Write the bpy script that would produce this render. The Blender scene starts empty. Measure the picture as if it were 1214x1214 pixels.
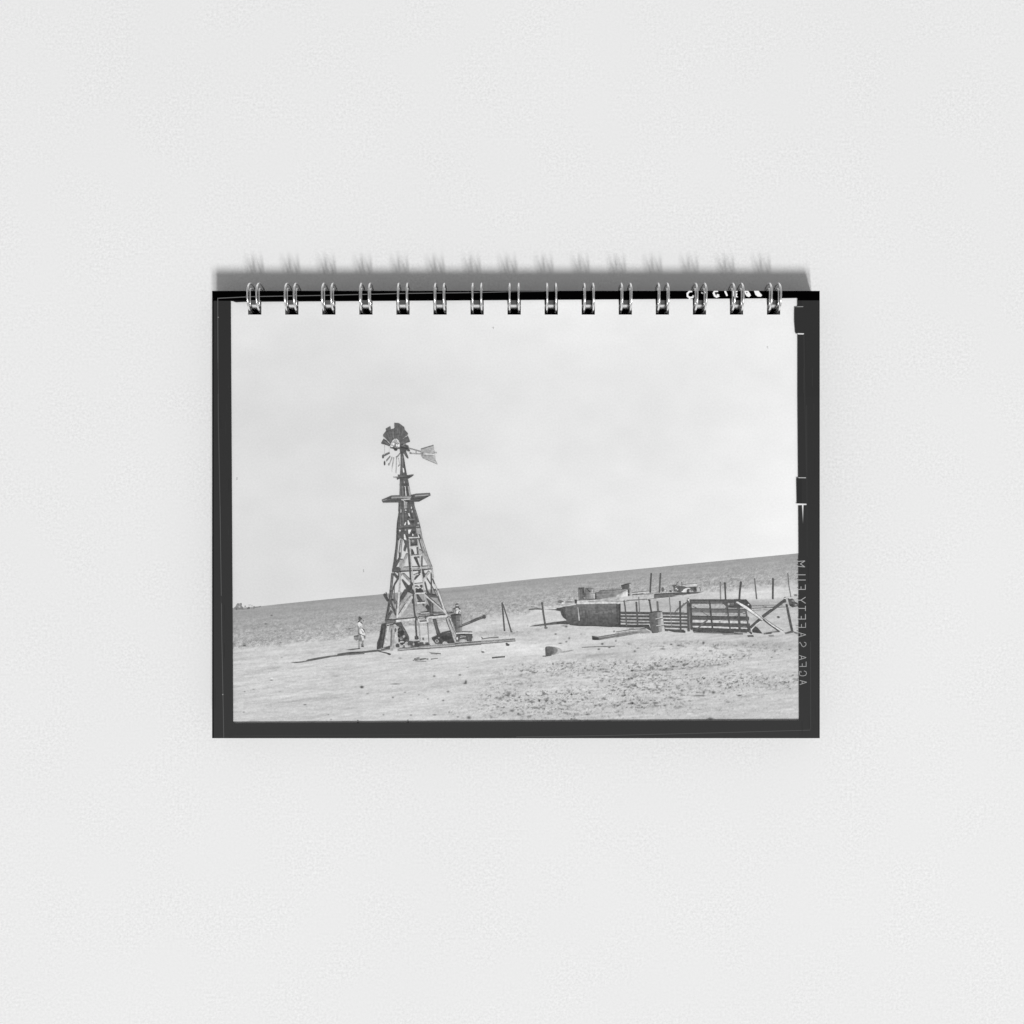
import bpy, math, random
import numpy as np

rng = np.random.default_rng(7)
random.seed(7)
sc = bpy.context.scene
COL = sc.collection

# ------------------------------------------------------------------ units
# one millimetre-like unit U = 0.3 mm; the notebook is about 211 mm wide and 11 mm thick
U = 0.0003
DIST = 1600.0            # camera height above the table, in U
TOPZ = 38.0              # height of the cover's face, in U
CF = 1 - TOPZ / DIST     # size on the cover face of one photo pixel, in U


def cx(px): return (px - 607.0) * CF
def cy(py): return (607.0 - py) * CF


def lin(v):
    v = np.asarray(v, dtype=float) / 255.0
    return np.where(v <= 0.04045, v / 12.92, ((v + 0.055) / 1.055) ** 2.4)


# ------------------------------------------------------------------ materials
def new_mat(name):
    m = bpy.data.materials.new(name)
    m.use_nodes = True
    nt = m.node_tree
    return m, nt, nt.nodes['Principled BSDF']


def node(nt, typ, **kw):
    n = nt.nodes.new(typ)
    for k, v in kw.items():
        setattr(n, k, v)
    return n


def mat_table():
    m, nt, b = new_mat('white_textured_paper')
    b.inputs['Roughness'].default_value = 0.95
    b.inputs['Specular IOR Level'].default_value = 0.05
    tc = node(nt, 'ShaderNodeTexCoord')
    n1 = node(nt, 'ShaderNodeTexNoise'); n1.inputs['Scale'].default_value = 1150; n1.inputs['Detail'].default_value = 3; n1.inputs['Roughness'].default_value = .65
    n2 = node(nt, 'ShaderNodeTexNoise'); n2.inputs['Scale'].default_value = 45; n2.inputs['Detail'].default_value = 3
    n3 = node(nt, 'ShaderNodeTexNoise'); n3.inputs['Scale'].default_value = 9; n3.inputs['Detail'].default_value = 2
    for n in (n1, n2, n3):
        nt.links.new(tc.outputs['Object'], n.inputs['Vector'])
    # patchy tooth: the fine grain shows more in some places than in others
    mul = node(nt, 'ShaderNodeMath', operation='MULTIPLY')
    pat = node(nt, 'ShaderNodeMapRange'); pat.inputs['From Min'].default_value = .35; pat.inputs['From Max'].default_value = .65
    pat.inputs['To Min'].default_value = .2; pat.inputs['To Max'].default_value = 1.0
    nt.links.new(n2.outputs['Fac'], pat.inputs['Value'])
    sub = node(nt, 'ShaderNodeMath', operation='SUBTRACT'); sub.inputs[1].default_value = .5
    nt.links.new(n1.outputs['Fac'], sub.inputs[0])
    nt.links.new(sub.outputs[0], mul.inputs[0]); nt.links.new(pat.outputs['Result'], mul.inputs[1])
    s1 = node(nt, 'ShaderNodeMath', operation='MULTIPLY_ADD'); s1.inputs[1].default_value = .42; s1.inputs[2].default_value = TABLE_ALB
    nt.links.new(mul.outputs[0], s1.inputs[0])
    s2 = node(nt, 'ShaderNodeMath', operation='MULTIPLY_ADD'); s2.inputs[1].default_value = .04
    sb3 = node(nt, 'ShaderNodeMath', operation='SUBTRACT'); sb3.inputs[1].default_value = .5
    nt.links.new(n3.outputs['Fac'], sb3.inputs[0])
    nt.links.new(sb3.outputs[0], s2.inputs[0]); nt.links.new(s1.outputs[0], s2.inputs[2])
    cmb = node(nt, 'ShaderNodeCombineColor')
    for i in range(3):
        nt.links.new(s2.outputs[0], cmb.inputs[i])
    nt.links.new(cmb.outputs[0], b.inputs['Base Color'])
    bp = node(nt, 'ShaderNodeBump'); bp.inputs["Strength"].default_value = .35; bp.inputs['Distance'].default_value = .00018
    nt.links.new(mul.outputs[0], bp.inputs['Height'])
    nt.links.new(bp.outputs[0], b.inputs['Normal'])
    return m


def mat_ink(name='printed_ink', amp=.035, scale=1500):
    """printed ink: the tone of each printed shape is a colour attribute, with a little film grain"""
    m, nt, b = new_mat(name)
    b.inputs['Roughness'].default_value = 0.8
    b.inputs['Specular IOR Level'].default_value = 0.0
    at = node(nt, 'ShaderNodeAttribute'); at.attribute_name = 'ink'
    tc = node(nt, 'ShaderNodeTexCoord')
    n1 = node(nt, 'ShaderNodeTexNoise'); n1.inputs['Scale'].default_value = scale; n1.inputs['Detail'].default_value = 3
    nt.links.new(tc.outputs['Object'], n1.inputs['Vector'])
    mr = node(nt, 'ShaderNodeMapRange'); mr.inputs['From Min'].default_value = .25; mr.inputs['From Max'].default_value = .75
    mr.inputs['To Min'].default_value = 1 - amp; mr.inputs['To Max'].default_value = 1 + amp
    nt.links.new(n1.outputs['Fac'], mr.inputs['Value'])
    mx = node(nt, 'ShaderNodeVectorMath', operation='SCALE')
    nt.links.new(at.outputs['Color'], mx.inputs[0]); nt.links.new(mr.outputs['Result'], mx.inputs['Scale'])
    nt.links.new(mx.outputs[0], b.inputs['Base Color'])
    return m


def mat_plain(name, col, rough=.7, spec=.1, noise=0.0, scale=800):
    m, nt, b = new_mat(name)
    b.inputs['Roughness'].default_value = rough
    b.inputs['Specular IOR Level'].default_value = spec
    tc = node(nt, 'ShaderNodeTexCoord')
    n1 = node(nt, 'ShaderNodeTexNoise'); n1.inputs['Scale'].default_value = scale
    nt.links.new(tc.outputs['Object'], n1.inputs['Vector'])
    mr = node(nt, 'ShaderNodeMapRange'); mr.inputs['To Min'].default_value = col * (1 - noise); mr.inputs['To Max'].default_value = col * (1 + noise)
    nt.links.new(n1.outputs['Fac'], mr.inputs['Value'])
    nt.links.new(mr.outputs['Result'], b.inputs['Base Color'])
    return m


def mat_wire():
    m, nt, b = new_mat('silver_wire')
    b.inputs['Metallic'].default_value = 1.0
    b.inputs['Base Color'].default_value = (.90, .90, .90, 1)
    tc = node(nt, 'ShaderNodeTexCoord')
    n1 = node(nt, 'ShaderNodeTexNoise'); n1.inputs['Scale'].default_value = 600
    nt.links.new(tc.outputs['Object'], n1.inputs['Vector'])
    mr = node(nt, 'ShaderNodeMapRange'); mr.inputs['To Min'].default_value = .2; mr.inputs['To Max'].default_value = .34
    nt.links.new(n1.outputs['Fac'], mr.inputs['Value'])
    nt.links.new(mr.outputs['Result'], b.inputs['Roughness'])
    return m


TABLE_ALB = .835
M_TABLE = mat_table()
M_INK = mat_ink()
M_GRAIN = mat_ink('printed_ink_grainy', .34, 1100)
M_BLACK = mat_plain('black_board', .004, .8, .0)
M_DARKEDGE = mat_plain('dark_board_edge', .09, .8, .05, .2)
M_PAGES = mat_plain('page_edges', .78, .8, .05, .06, 2500)
M_BACK = mat_plain('black_back_cover', .012, .7, .05)
M_DIMPAGES = mat_plain('black_printed_page_edges', .10, .8, .05, .4, 2500)  # not print: page sides darkened in colour to cut bounce light
M_WIRE = mat_wire()


# ------------------------------------------------------------------ mesh helpers
def link_mesh(name, verts, faces, mat, parent=None, smooth=False):
    me = bpy.data.meshes.new(name)
    v = (np.asarray(verts, dtype=float) * U)
    me.from_pydata(v.tolist(), [], faces)
    me.materials.append(mat)
    if smooth:
        me.polygons.foreach_set('use_smooth', [True] * len(me.polygons))
    me.update()
    o = bpy.data.objects.new(name, me)
    COL.objects.link(o)
    if parent:
        o.parent = parent
    return o


# ------------------------------------------------------------------ the thing
root = bpy.data.objects.new('wire_bound_notebook', None)
root.empty_display_size = .02
COL.objects.link(root)
root['label'] = 'wire-bound landscape notebook with a printed black and white windmill photograph on its cover'
root['category'] = 'notebook'

# table
S = 2600
tbl = link_mesh('tabletop', [(-S, -S, 0), (S, -S, 0), (S, S, 0), (-S, S, 0)], [(0, 1, 2, 3)], M_TABLE)
tbl['kind'] = 'structure'
tbl['label'] = 'white finely textured surface under the notebook'

# outline of the notebook on the cover face (photo pixels)
X0, X1, Y0, Y1 = 252.0, 971.3, 345.2, 874.8
NH = 15
PITCH = 43.93
HX = [(294.2 + i * PITCH, 294.2 + i * PITCH + 15.7) for i in range(NH)]
HN, HS = 356.0, 373.0       # punched holes: north and south rims


def yz(py, z):              # height-aware: where a photo row falls at height z
    return (607 - py) * (1 - z / DIST)


# --- cover board: face with punched holes, rim walls
xs = [X0]
for a, b_ in HX:
    xs += [a, b_]
xs.append(X1)
ys = [Y0, HN, HS, Y1]
V, F = [], []
idx = {}
for j, y in enumerate(ys):
    for i, x in enumerate(xs):
        idx[i, j] = len(V); V.append((cx(x), cy(y), TOPZ))
for j in range(3):
    for i in range(len(xs) - 1):
        if j == 1 and i % 2 == 1:
            continue
        F.append((idx[i, j + 1], idx[i + 1, j + 1], idx[i + 1, j], idx[i, j]))


def outer(V, F, z0, z1):
    n = len(V)
    for z in (z0, z1):
        for x, y in ((X0, Y0), (X1, Y0), (X1, Y1), (X0, Y1)):
            V.append((cx(x), cy(y), z))
    for k in range(4):
        F.append((n + k, n + (k + 1) % 4, n + 4 + (k + 1) % 4, n + 4 + k))


def hole_walls(V, F, levels):
    """levels: (z, y of the north wall); the other three walls are vertical"""
    for a, b_ in HX:
        rings = []
        for z, yn in levels:
            n = len(V)
            V.extend([(cx(a), yn, z), (cx(b_), yn, z), (cx(b_), cy(HS), z), (cx(a), cy(HS), z)])
            rings.append(n)
        for r0, r1 in zip(rings, rings[1:]):
            for k in range(4):
                F.append((r0 + k, r0 + (k + 1) % 4, r1 + (k + 1) % 4, r1 + k))


ZB, ZP, ZK = 33.0, 20.0, 3.0
outer(V, F, ZB, TOPZ)
cover = link_mesh('cover', V, F, M_BLACK, root)
cover['label'] = 'black front cover carrying the printed photograph'
V, F = [], []
hole_walls(V, F, [(TOPZ, cy(HN)), (ZB, yz(361.3, ZB))])
hl = link_mesh('hole_edge', V, F, M_DARKEDGE, cover)
V, F = [], []
hole_walls(V, F, [(ZB, yz(361.3, ZB)), (ZP, yz(366.4, ZP))])
nw = len(F)
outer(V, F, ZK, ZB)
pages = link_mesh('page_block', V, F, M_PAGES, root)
pages.data.materials.append(M_DIMPAGES)          # outer page sides darkened in colour to cut bounce light on the table
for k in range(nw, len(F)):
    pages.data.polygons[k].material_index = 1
V, F = [], []
hole_walls(V, F, [(ZP, yz(366.4, ZP)), (4.0, yz(366.4, ZP) + 2)])
c8 = []
for z in (1.6 + 1.2, 4.0):
    for x, y in ((X0 + .4, Y0 + .4), (X1 - .4, Y0 + .4), (X1 - .4, Y1 - .4), (X0 + .4, Y1 - .4)):
        c8.append((cx(x), cy(y), z))
n = len(V); V += c8
F += [(n + 3, n + 2, n + 1, n), (n + 4, n + 5, n + 6, n + 7)]
F += [(n + k, n + (k + 1) % 4, n + 4 + (k + 1) % 4, n + 4 + k) for k in range(4)]
back = link_mesh('back_cover', V, F, M_BACK, root)


# ------------------------------------------------------------------ wire loops
def tube(V, F, path, r, closed, sides=10):
    path = [np.array(p, float) for p in path]
    n = len(path)
    base = len(V)
    for i, p in enumerate(path):
        if closed:
            t = path[(i + 1) % n] - path[i - 1]
        else:
            t = path[min(i + 1, n - 1)] - path[max(i - 1, 0)]
        t /= np.linalg.norm(t)
        ax = np.array((1.0, 0, 0)); ax = ax - t * np.dot(ax, t); ax /= np.linalg.norm(ax)
        bx = np.cross(t, ax)
        for k in range(sides):
            a = 2 * math.pi * k / sides
            V.append(tuple(p + r * (math.cos(a) * ax + math.sin(a) * bx)))
    for i in range(n if closed else n - 1):
        j = (i + 1) % n
        for k in range(sides):
            k2 = (k + 1) % sides
            F.append((base + i * sides + k, base + i * sides + k2, base + j * sides + k2, base + j * sides + k))
    if not closed:
        F.append(tuple(base + k for k in range(sides))[::-1])
        F.append(tuple(base + (n - 1) * sides + k for k in range(sides)))


WR = 1.16
for i in range(NH):
    V, F = [], []
    lean = random.uniform(-.02, .02)
    for off in (2.75, 13.35):
        ln = lean + random.uniform(-.008, .008)
        x0 = cx(HX[i][0] + off)
        yc, zc, ry, rz = 248.6, 28.6, 16.4, 26.2
        jx = random.uniform(-.25, .25)
        loop = [(x0 + jx + ln * 26 * math.sin(a), yc + ry * math.copysign(abs(math.cos(a)) ** .82, math.cos(a)), zc + rz * math.copysign(abs(math.sin(a)) ** .82, math.sin(a))) for a in np.linspace(0, 2 * math.pi, 65)[:-1]]
        tube(V, F, loop, WR, True)
        # the returning wire that lies flat on the cover and dips into the punched hole
        e = cy(Y0)
        pts = [(0, e + 4.2, 10), (0, e + 4.4, 26), (0, e + 3.6, 35), (0, e + 1.6, 39.0), (0, e - 1.2, 39.9), (0, e - 6, 39.9), (0, 243.5, 39.8), (0, 239.5, 38.6), (0, 236.6, 35), (0, 234.8, 28), (0, 234.0, 18)]
        tube(V, F, [(x0 + p[0], p[1], p[2]) for p in pts], .95, False, 8)
    link_mesh('wire_loop', V, F, M_WIRE, root, True)

# ------------------------------------------------------------------ the printed photograph
LAYER = [TOPZ + 0.05]


class Print:
    """flat printed shapes with one tone each (sRGB grey), stacked in hair-thin ink layers"""
    def __init__(s, name, label=None):
        s.name, s.label = name, label
        s.V, s.F, s.C = [], [], []
        s.o, s.k = (0, 0), 1.0

    def fr(s, ox, oy, k):
        s.o, s.k = (ox, oy), k
        return s

    def _p(s, u, v): return (s.o[0] + u / s.k, s.o[1] + v / s.k)

    def poly(s, tone, *pts):
        """tone: a number, or one per point"""
        LAYER[0] += .0014
        n = len(s.V)
        for (u, v) in pts:
            x, y = s._p(u, v)
            x = min(max(x, X0), X1); y = min(max(y, Y0), Y1)
            s.V.append((cx(x), cy(y), LAYER[0]))
        f = list(range(n, n + len(pts)))
        a = sum(s.V[f[i]][0] * s.V[f[(i + 1) % len(f)]][1] - s.V[f[(i + 1) % len(f)]][0] * s.V[f[i]][1] for i in range(len(f)))
        if a < 0:
            f.reverse()
        s.F.append(f)
        if isinstance(tone, (int, float)):
            tone = [tone] * len(pts)
        s.C += list(tone)

    def line(s, tone, w, *pts):
        """a stroke of width w (in frame units); w may be (start, end)"""
        w0, w1 = (w, w) if isinstance(w, (int, float)) else w
        P = [np.array(p, float) for p in pts]
        n = len(P)
        L, R = [], []
        for i in range(n):
            t = P[min(i + 1, n - 1)] - P[max(i - 1, 0)]
            t /= (np.linalg.norm(t) + 1e-9)
            nn = np.array((-t[1], t[0])) * (w0 + (w1 - w0) * i / max(n - 1, 1)) / 2
            L.append(P[i] + nn); R.append(P[i] - nn)
        for i in range(n - 1):
            s.poly(tone, L[i], L[i + 1], R[i + 1], R[i])

    def ell(s, tone, u, v, ru, rv, n=14, jit=.12):
        pts = []
        for k in range(n):
            a = 2 * math.pi * k / n
            q = 1 + random.uniform(-jit, jit)
            pts.append((u + ru * q * math.cos(a), v + rv * q * math.sin(a)))
        s.poly(tone, *pts)

    def build(s):
        o = link_mesh(s.name, s.V, s.F, M_GRAIN if s.name.startswith('printed') else M_INK, cover)
        at = o.data.color_attributes.new('ink', 'FLOAT_COLOR', 'POINT')
        c = lin(s.C) * INKGAIN
        at.data.foreach_set('color', np.stack([c, c, c, np.ones_like(c)], 1).astype(np.float32).ravel())
        if s.label:
            o['label'] = s.label
        LAYER[0] += .02
        return o


INKGAIN = 1.0


def noise(X, Y, sx, sy, seed):
    """smooth value noise, feature size sx by sy"""
    r = np.random.default_rng(seed)
    N = 256
    g = r.random((N, N))
    x = X / sx + 1000.3; y = Y / sy + 1000.7
    xi = np.floor(x).astype(int); yi = np.floor(y).astype(int)
    fx = x - xi; fy = y - yi
    fx = fx * fx * (3 - 2 * fx); fy = fy * fy * (3 - 2 * fy)
    a = g[yi % N, xi % N]; b = g[yi % N, (xi + 1) % N]; c = g[(yi + 1) % N, xi % N]; d = g[(yi + 1) % N, (xi + 1) % N]
    return (a * (1 - fx) + b * fx) * (1 - fy) + (c * (1 - fx) + d * fx) * fy - .5


def grid_mesh(name, X, Y, tone, keep=None, label=None):
    """a printed sheet: one vertex per sample (X, Y photo pixels on the cover), tone in sRGB grey"""
    h, w = X.shape
    z = LAYER[0]
    V = np.stack([cx(X).ravel(), cy(Y).ravel(), np.full(X.size, z)], 1) * U
    I = np.arange(h * w).reshape(h, w)
    q = np.stack([I[1:, :-1], I[1:, 1:], I[:-1, 1:], I[:-1, :-1]], -1).reshape(-1, 4)
    if keep is not None:
        q = q[keep.ravel()]
    me = bpy.data.meshes.new(name)
    me.vertices.add(len(V)); me.vertices.foreach_set('co', V.astype(np.float32).ravel())
    me.loops.add(q.size); me.loops.foreach_set('vertex_index', q.astype(np.int32).ravel())
    me.polygons.add(len(q)); me.polygons.foreach_set('loop_start', np.arange(0, q.size, 4, dtype=np.int32))
    me.polygons.foreach_set('loop_total', np.full(len(q), 4, dtype=np.int32))
    me.update(calc_edges=True); me.validate()
    me.materials.append(M_INK)
    at = me.color_attributes.new('ink', 'FLOAT_COLOR', 'POINT')
    c = lin(np.clip(tone, 0, 255)).ravel() * INKGAIN
    at.data.foreach_set('color', np.stack([c, c, c, np.ones_like(c)], 1).astype(np.float32).ravel())
    o = bpy.data.objects.new(name, me); COL.objects.link(o); o.parent = cover
    if label:
        o['label'] = label
    LAYER[0] += .02
    return o


def horizon(x):
    return np.interp(x, [270, 310, 330, 400, 430, 520, 560, 630, 680, 780, 800, 880, 950],
                     [721.5, 718.6, 716.3, 709.2, 706.6, 697.8, 694.2, 686.6, 682, 672.3, 670.2, 662.4, 655.6])


# ---- sky
gx = set(np.arange(272, 951, 3.0).tolist())
for a, b_ in HX:
    gx |= {a, b_}
gx = np.array(sorted(gx))
keepx = np.concatenate([[True], np.diff(gx) > .05]); gx = gx[keepx]
rows_top = np.linspace(0, 1, 5)[:-1]
rows_low = np.linspace(0, 1, 110)
Yt = np.stack([353.0 + (HS - 353.0) * t + 0 * gx for t in rows_top] + [HS + (horizon(gx) + .6 - HS) * t for t in rows_low])
Xt = np.broadcast_to(gx, Yt.shape)
keep = np.ones((Yt.shape[0] - 1, Yt.shape[1] - 1), bool)
mid = (gx[1:] + gx[:-1]) / 2
for a, b_ in HX:
    inside = (mid > a) & (mid < b_)
    keep[:4, inside] = False
cp = np.array([(280, 365, 229), (300, 420, 222), (300, 500, 220), (290, 600, 222), (290, 700, 216), (350, 365, 229), (350, 430, 222), (400, 400, 226), (400, 500, 221), (400, 650, 222), (440, 690, 220), (480, 370, 232), (500, 450, 224),
               (560, 520, 224), (560, 650, 223), (620, 368, 240), (620, 430, 234), (620, 500, 227), (640, 580, 229), (640, 670, 226), (720, 368, 242), (720, 430, 235), (740, 480, 228), (730, 560, 231), (740, 650, 230),
               (830, 368, 241), (850, 450, 228), (830, 500, 230), (830, 580, 236), (830, 640, 234), (925, 368, 239), (920, 440, 236), (930, 500, 238), (925, 575, 243), (920, 640, 238)], float)
wsum = 0; tsum = 0
for (px, py, tv) in cp:
    w = np.exp(-((Xt - px) ** 2 + (Yt - py) ** 2) / (2 * 48.0 ** 2)) + 1e-9
    wsum = wsum + w; tsum = tsum + w * tv
sky = tsum / wsum + 1.5 + 6.5 * noise(Xt, Yt, 80, 55, 3) + 4.5 * noise(Xt, Yt, 34, 22, 4) + 2 * noise(Xt, Yt, 14, 10, 5)
sky = sky + 5 * np.exp(-(Xt - 275) / 3.0) + 2.5 * np.exp(-(horizon(Xt) - Yt) / 7.0)
grid_mesh('printed_sky', Xt, Yt, sky, keep, 'pale cloudy sky of the printed photograph')

# ---- ground: field, bare earth, grass tufts, stones
step = .8
gx = np.arange(272, 950.1, step)
nr = 250
tt = np.linspace(0, 1, nr)[:, None]
hz = horizon(gx)[None, :]
Yg = hz + (859.0 - hz) * tt
Xg = np.broadcast_to(gx, Yg.shape)
bd = np.interp(gx, [270, 304, 363, 393, 422, 452, 481, 500, 526, 553, 573, 600, 634, 670, 700, 750, 800, 833, 880, 950],
               [768.5, 766.3, 761.8, 758, 754.4, 750.5, 744, 741, 739, 738, 733.5, 729, 724, 717, 712, 706, 702.5, 700, 697.5, 691.5])[None, :]
sl = Yg + .085 * Xg                                   # coordinates that run along the slope of the land
bdn = bd + 5 * noise(Xg, Yg, 14, 5, 11) + 4 * noise(Xg, Yg, 4, 2, 12)
infield = 1 / (1 + np.exp((Yg - bdn) / 1.1))
d = np.clip((Yg - hz) / np.maximum(bd - hz, 1), 0, 1.2)   # 0 at horizon, 1 at near edge of field
field = 161 + 17 * np.clip(d - .1, 0, 1) ** .8
field = field + (5 + 6 * d) * noise(Xg, sl, 34, 2.6, 21) + (6 + 8 * d) * noise(Xg, sl, 9, 1.6, 22)
field = field + (4 + 40 * d ** 1.4) * noise(Xg, sl, 2.9, 1.4, 23) + (4 + 24 * d) * noise(Xg, sl, 1.5, 1.1, 24) + 7 * noise(Xg, sl, 70, 1.5, 25)
field = field + rng.normal(0, 1, field.shape) * (3 + 12 * d ** 1.3)
field = field + 7 * np.exp(-d * 14) * (Xg < 330)
earth = 207 + 7 * noise(Xg, sl, 120, 30, 31) + 11 * noise(Xg, sl, 60, 4, 32) + 17 * noise(Xg, sl, 22, 1.8, 33) + 15 * noise(Xg, sl, 7, 1.3, 34) + 13 * noise(Xg, Yg, 2.0, 1.2, 35)
earth = earth + rng.normal(0, 4.5, earth.shape)
earth = earth - 4 * (Xg < 430) * (Yg > 790) + 5 * np.exp(-((Xg - 590) / 60) ** 2 - ((Yg - 780) / 30) ** 2)


def zone(px, py, rx, ry, slope=-.08):
    yy = Yg - py - slope * (Xg - px)
    q = ((Xg - px) / rx) ** 2 + (yy / ry) ** 2
    return np.exp(-q ** 1.5)


# shaded or trodden areas
earth -= 22 * zone(900, 717, 75, 6, -.03) + 24 * zone(780, 722, 70, 14, -.06) + 13 * zone(900, 738, 70, 18, 0)
earth -= 12 * zone(840, 762, 110, 5, .02) + 14 * zone(930, 765, 40, 7, .1)
earth -= 12 * zone(655, 748, 50, 5, -.1) + 14 * zone(600, 751, 28, 4, 0) + 10 * zone(560, 752, 40, 4, -.05)
earth -= 12 * zone(720, 776, 45, 3.5, -.08)
earth -= 8 * zone(430, 772, 40, 5, -.08)
earth += 9 * zone(835, 775, 70, 9, 0) + 6 * zone(905, 703, 60, 6, -.07) + 8 * zone(620, 768, 60, 8, 0)
# tufts
dens = (.75 * zone(655, 793, 58, 8) + .85 * zone(795, 787, 90, 9, -.09) + .85 * zone(885, 808, 70, 9, 0) + .9 * zone(635, 829, 62, 13, .02) + .7 * zone(735, 832, 70, 10, .05)
        + .5 * zone(790, 812, 80, 14, 0) + .25 * zone(760, 820, 190, 42, 0) + .4 * zone(600, 808, 30, 5) + .45 * zone(850, 766, 110, 6, .02) + .3 * zone(580, 845, 60, 12, 0) + .35 * zone(690, 850, 60, 8, 0)
        + .3 * zone(600, 750, 40, 5, -.05))
dens = np.clip(dens * (1 + 1.2 * noise(Xg, Yg, 18, 5, 41)), 0, 1)
tuft = noise(Xg, Yg - .02 * Xg, 2.6, 1.5, 42) + .7 * noise(Xg, Yg, 5.0, 2.0, 43) + .5 * noise(Xg, Yg, 1.4, 1.1, 44)
earth = earth + rng.normal(0, 11, earth.shape) * dens
dark = np.clip((tuft - .10) / .42, 0, 1)
earth = earth - dens * (13 + 78 * dark) + dens * 14 * np.clip(-tuft - .1, 0, 1)
fleck = noise(Xg, Yg, 2.0, 1.2, 47) + .5 * noise(Xg, Yg, 1.2, 1.0, 48)
earth = earth - np.clip(dens * 1.5, 0, 1) * 80 * np.clip((fleck - .36) / .12, 0, 1)
stray = noise(Xg, Yg, 2.4, 1.4, 45)
earth = earth - 55 * np.clip(stray - .40, 0, .1) / .1 * (.2 + .6 * (Xg > 560)) * (noise(Xg, Yg, 30, 12, 46) > 0)
ground = earth * (1 - infield) + field * infield
# wheel tracks and drag lines
for (xa, ya, xb, yb, wd, dk) in [(276, 804, 345, 787, 2.5, 10), (276, 836, 420, 826, 1.2, 10), (420, 822, 560, 810, 2.4, 12), (340, 830, 430, 822, 1.6, 9), (276, 781, 420, 771, 1.6, 6), (300, 845, 460, 838, 1.4, 7),
                                 (739, 797, 800, 791, .9, 34), (770, 795, 870, 786, 1.1, 26), (800, 800, 850, 797, .8, 20), (690, 778, 760, 772, 1.4, 14), (560, 808, 640, 798, 1.6, 14), (820, 825, 838, 825, .9, 50), (868, 790, 905, 795, 1.2, 16)]:
    t = np.clip((Xg - xa) / (xb - xa), 0, 1)
    yy = ya + (yb - ya) * t + 2 * noise(Xg, Xg * 0, 25, 1, 51)
    fade = np.clip((Xg - xa) / 14, 0, 1) * np.clip((xb - Xg) / 14, 0, 1)
    ground = ground - dk * fade * np.exp(-((Yg - yy) / wd) ** 2) * (1 + 1.2 * noise(Xg, Yg, 6, 2, 52))


def speck(tone, fx, fy, k, u, v, ru, rv, soft=1.0):
    global ground
    x, y = fx + u / k, fy + v / k
    q = ((Xg - x) / max(ru / k, .55)) ** 2 + ((Yg - y) / max(rv / k, .5)) ** 2
    a = np.exp(-q ** (1.3 / soft))
    ground = ground * (1 - a) + tone * a


for u, v, a, b_, t in [(55, 270, 13, 9, 95), (575, 192, 9, 6, 120), (760, 183, 9, 6, 110), (803, 234, 7, 13, 90), (798, 243, 12, 6, 95), (675, 303, 10, 6, 125), (640, 367, 8, 6, 115), (278, 345, 8, 6, 125), (465, 326, 6, 5, 140), (530, 356, 6, 5, 140),
                       (210, 470, 7, 5, 135), (408, 472, 7, 5, 130), (578, 470, 14, 4, 110), (825, 490, 14, 12, 110), (745, 485, 9, 5, 125), (985, 487, 9, 9, 140), (300, 248, 36, 4, 125), (330, 62, 12, 5, 145), (95, 318, 10, 5, 150), (365, 308, 8, 5, 140),
                       (1075, 457, 9, 6, 120), (1180, 463, 9, 7, 100), (1135, 440, 14, 9, 120), (945, 365, 7, 4, 130), (683, 452, 6, 7, 140), (1105, 372, 9, 5, 125), (1050, 355, 16, 9, 130), (1110, 310, 18, 9, 140)]:
    speck(t, 420, 770, 6.07, u, v, a, b_)
for u, v, a, b_, t in [(815, 120, 9, 4, 228), (932, 8, 18, 10, 226), (928, 20, 9, 5, 130), (815, 128, 9, 3, 130)]:
    speck(t, 420, 770, 6.07, u, v, a, b_)
for u, v, a, b_, t in [(393, 807, 13, 5, 110), (398, 793, 12, 7, 240), (695, 1028, 14, 5, 100), (152, 910, 8, 5, 130), (232, 890, 10, 4, 140), (470, 907, 14, 4, 150), (905, 1117, 7, 5, 130), (930, 1160, 6, 5, 135), (1205, 870, 10, 8, 80),
                       (395, 224, 11, 6, 105), (150, 495, 16, 8, 95), (475, 468, 12, 4, 115), (1095, 343, 13, 5, 100), (975, 770, 34, 5, 165), (485, 605, 9, 4, 160), (765, 572, 14, 4, 168), (990, 318, 25, 12, 200), (340, 300, 12, 8, 120), (145, 1095, 10, 6, 150)]:
    speck(t, 270, 700, 7.5875, u, v, a, b_)
for u, v, a, b_, t in [(295, 590, 11, 9, 95), (205, 655, 10, 6, 95), (320, 690, 7, 9, 110), (245, 733, 15, 5, 100), (295, 720, 9, 6, 105), (600, 738, 11, 8, 80), (660, 768, 11, 6, 95), (570, 783, 10, 7, 90), (715, 713, 7, 7, 110), (825, 740, 9, 5, 125),
                       (875, 800, 10, 8, 110), (900, 775, 12, 5, 120), (1110, 780, 18, 5, 110), (1185, 742, 8, 6, 100), (700, 632, 7, 7, 90), (420, 655, 6, 5, 140), (270, 585, 18, 4, 120)]:
    speck(t, 630, 660, 7.141, u, v, a, b_)
for u, v, a, b_, t in [(385, 872, 10, 9, 85), (110, 885, 9, 6, 105), (175, 895, 14, 6, 105), (440, 940, 9, 6, 100), (720, 882, 7, 5, 120), (990, 943, 8, 8, 115), (1115, 928, 8, 6, 110), (45, 925, 20, 4, 120), (610, 993, 12, 6, 95), (1020, 655, 10, 6, 110),
                       (595, 303, 8, 8, 135), (215, 900, 10, 5, 120), (455, 940, 8, 5, 130)]:
    speck(t, 780, 640, 7.141, u, v, a, b_)
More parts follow.
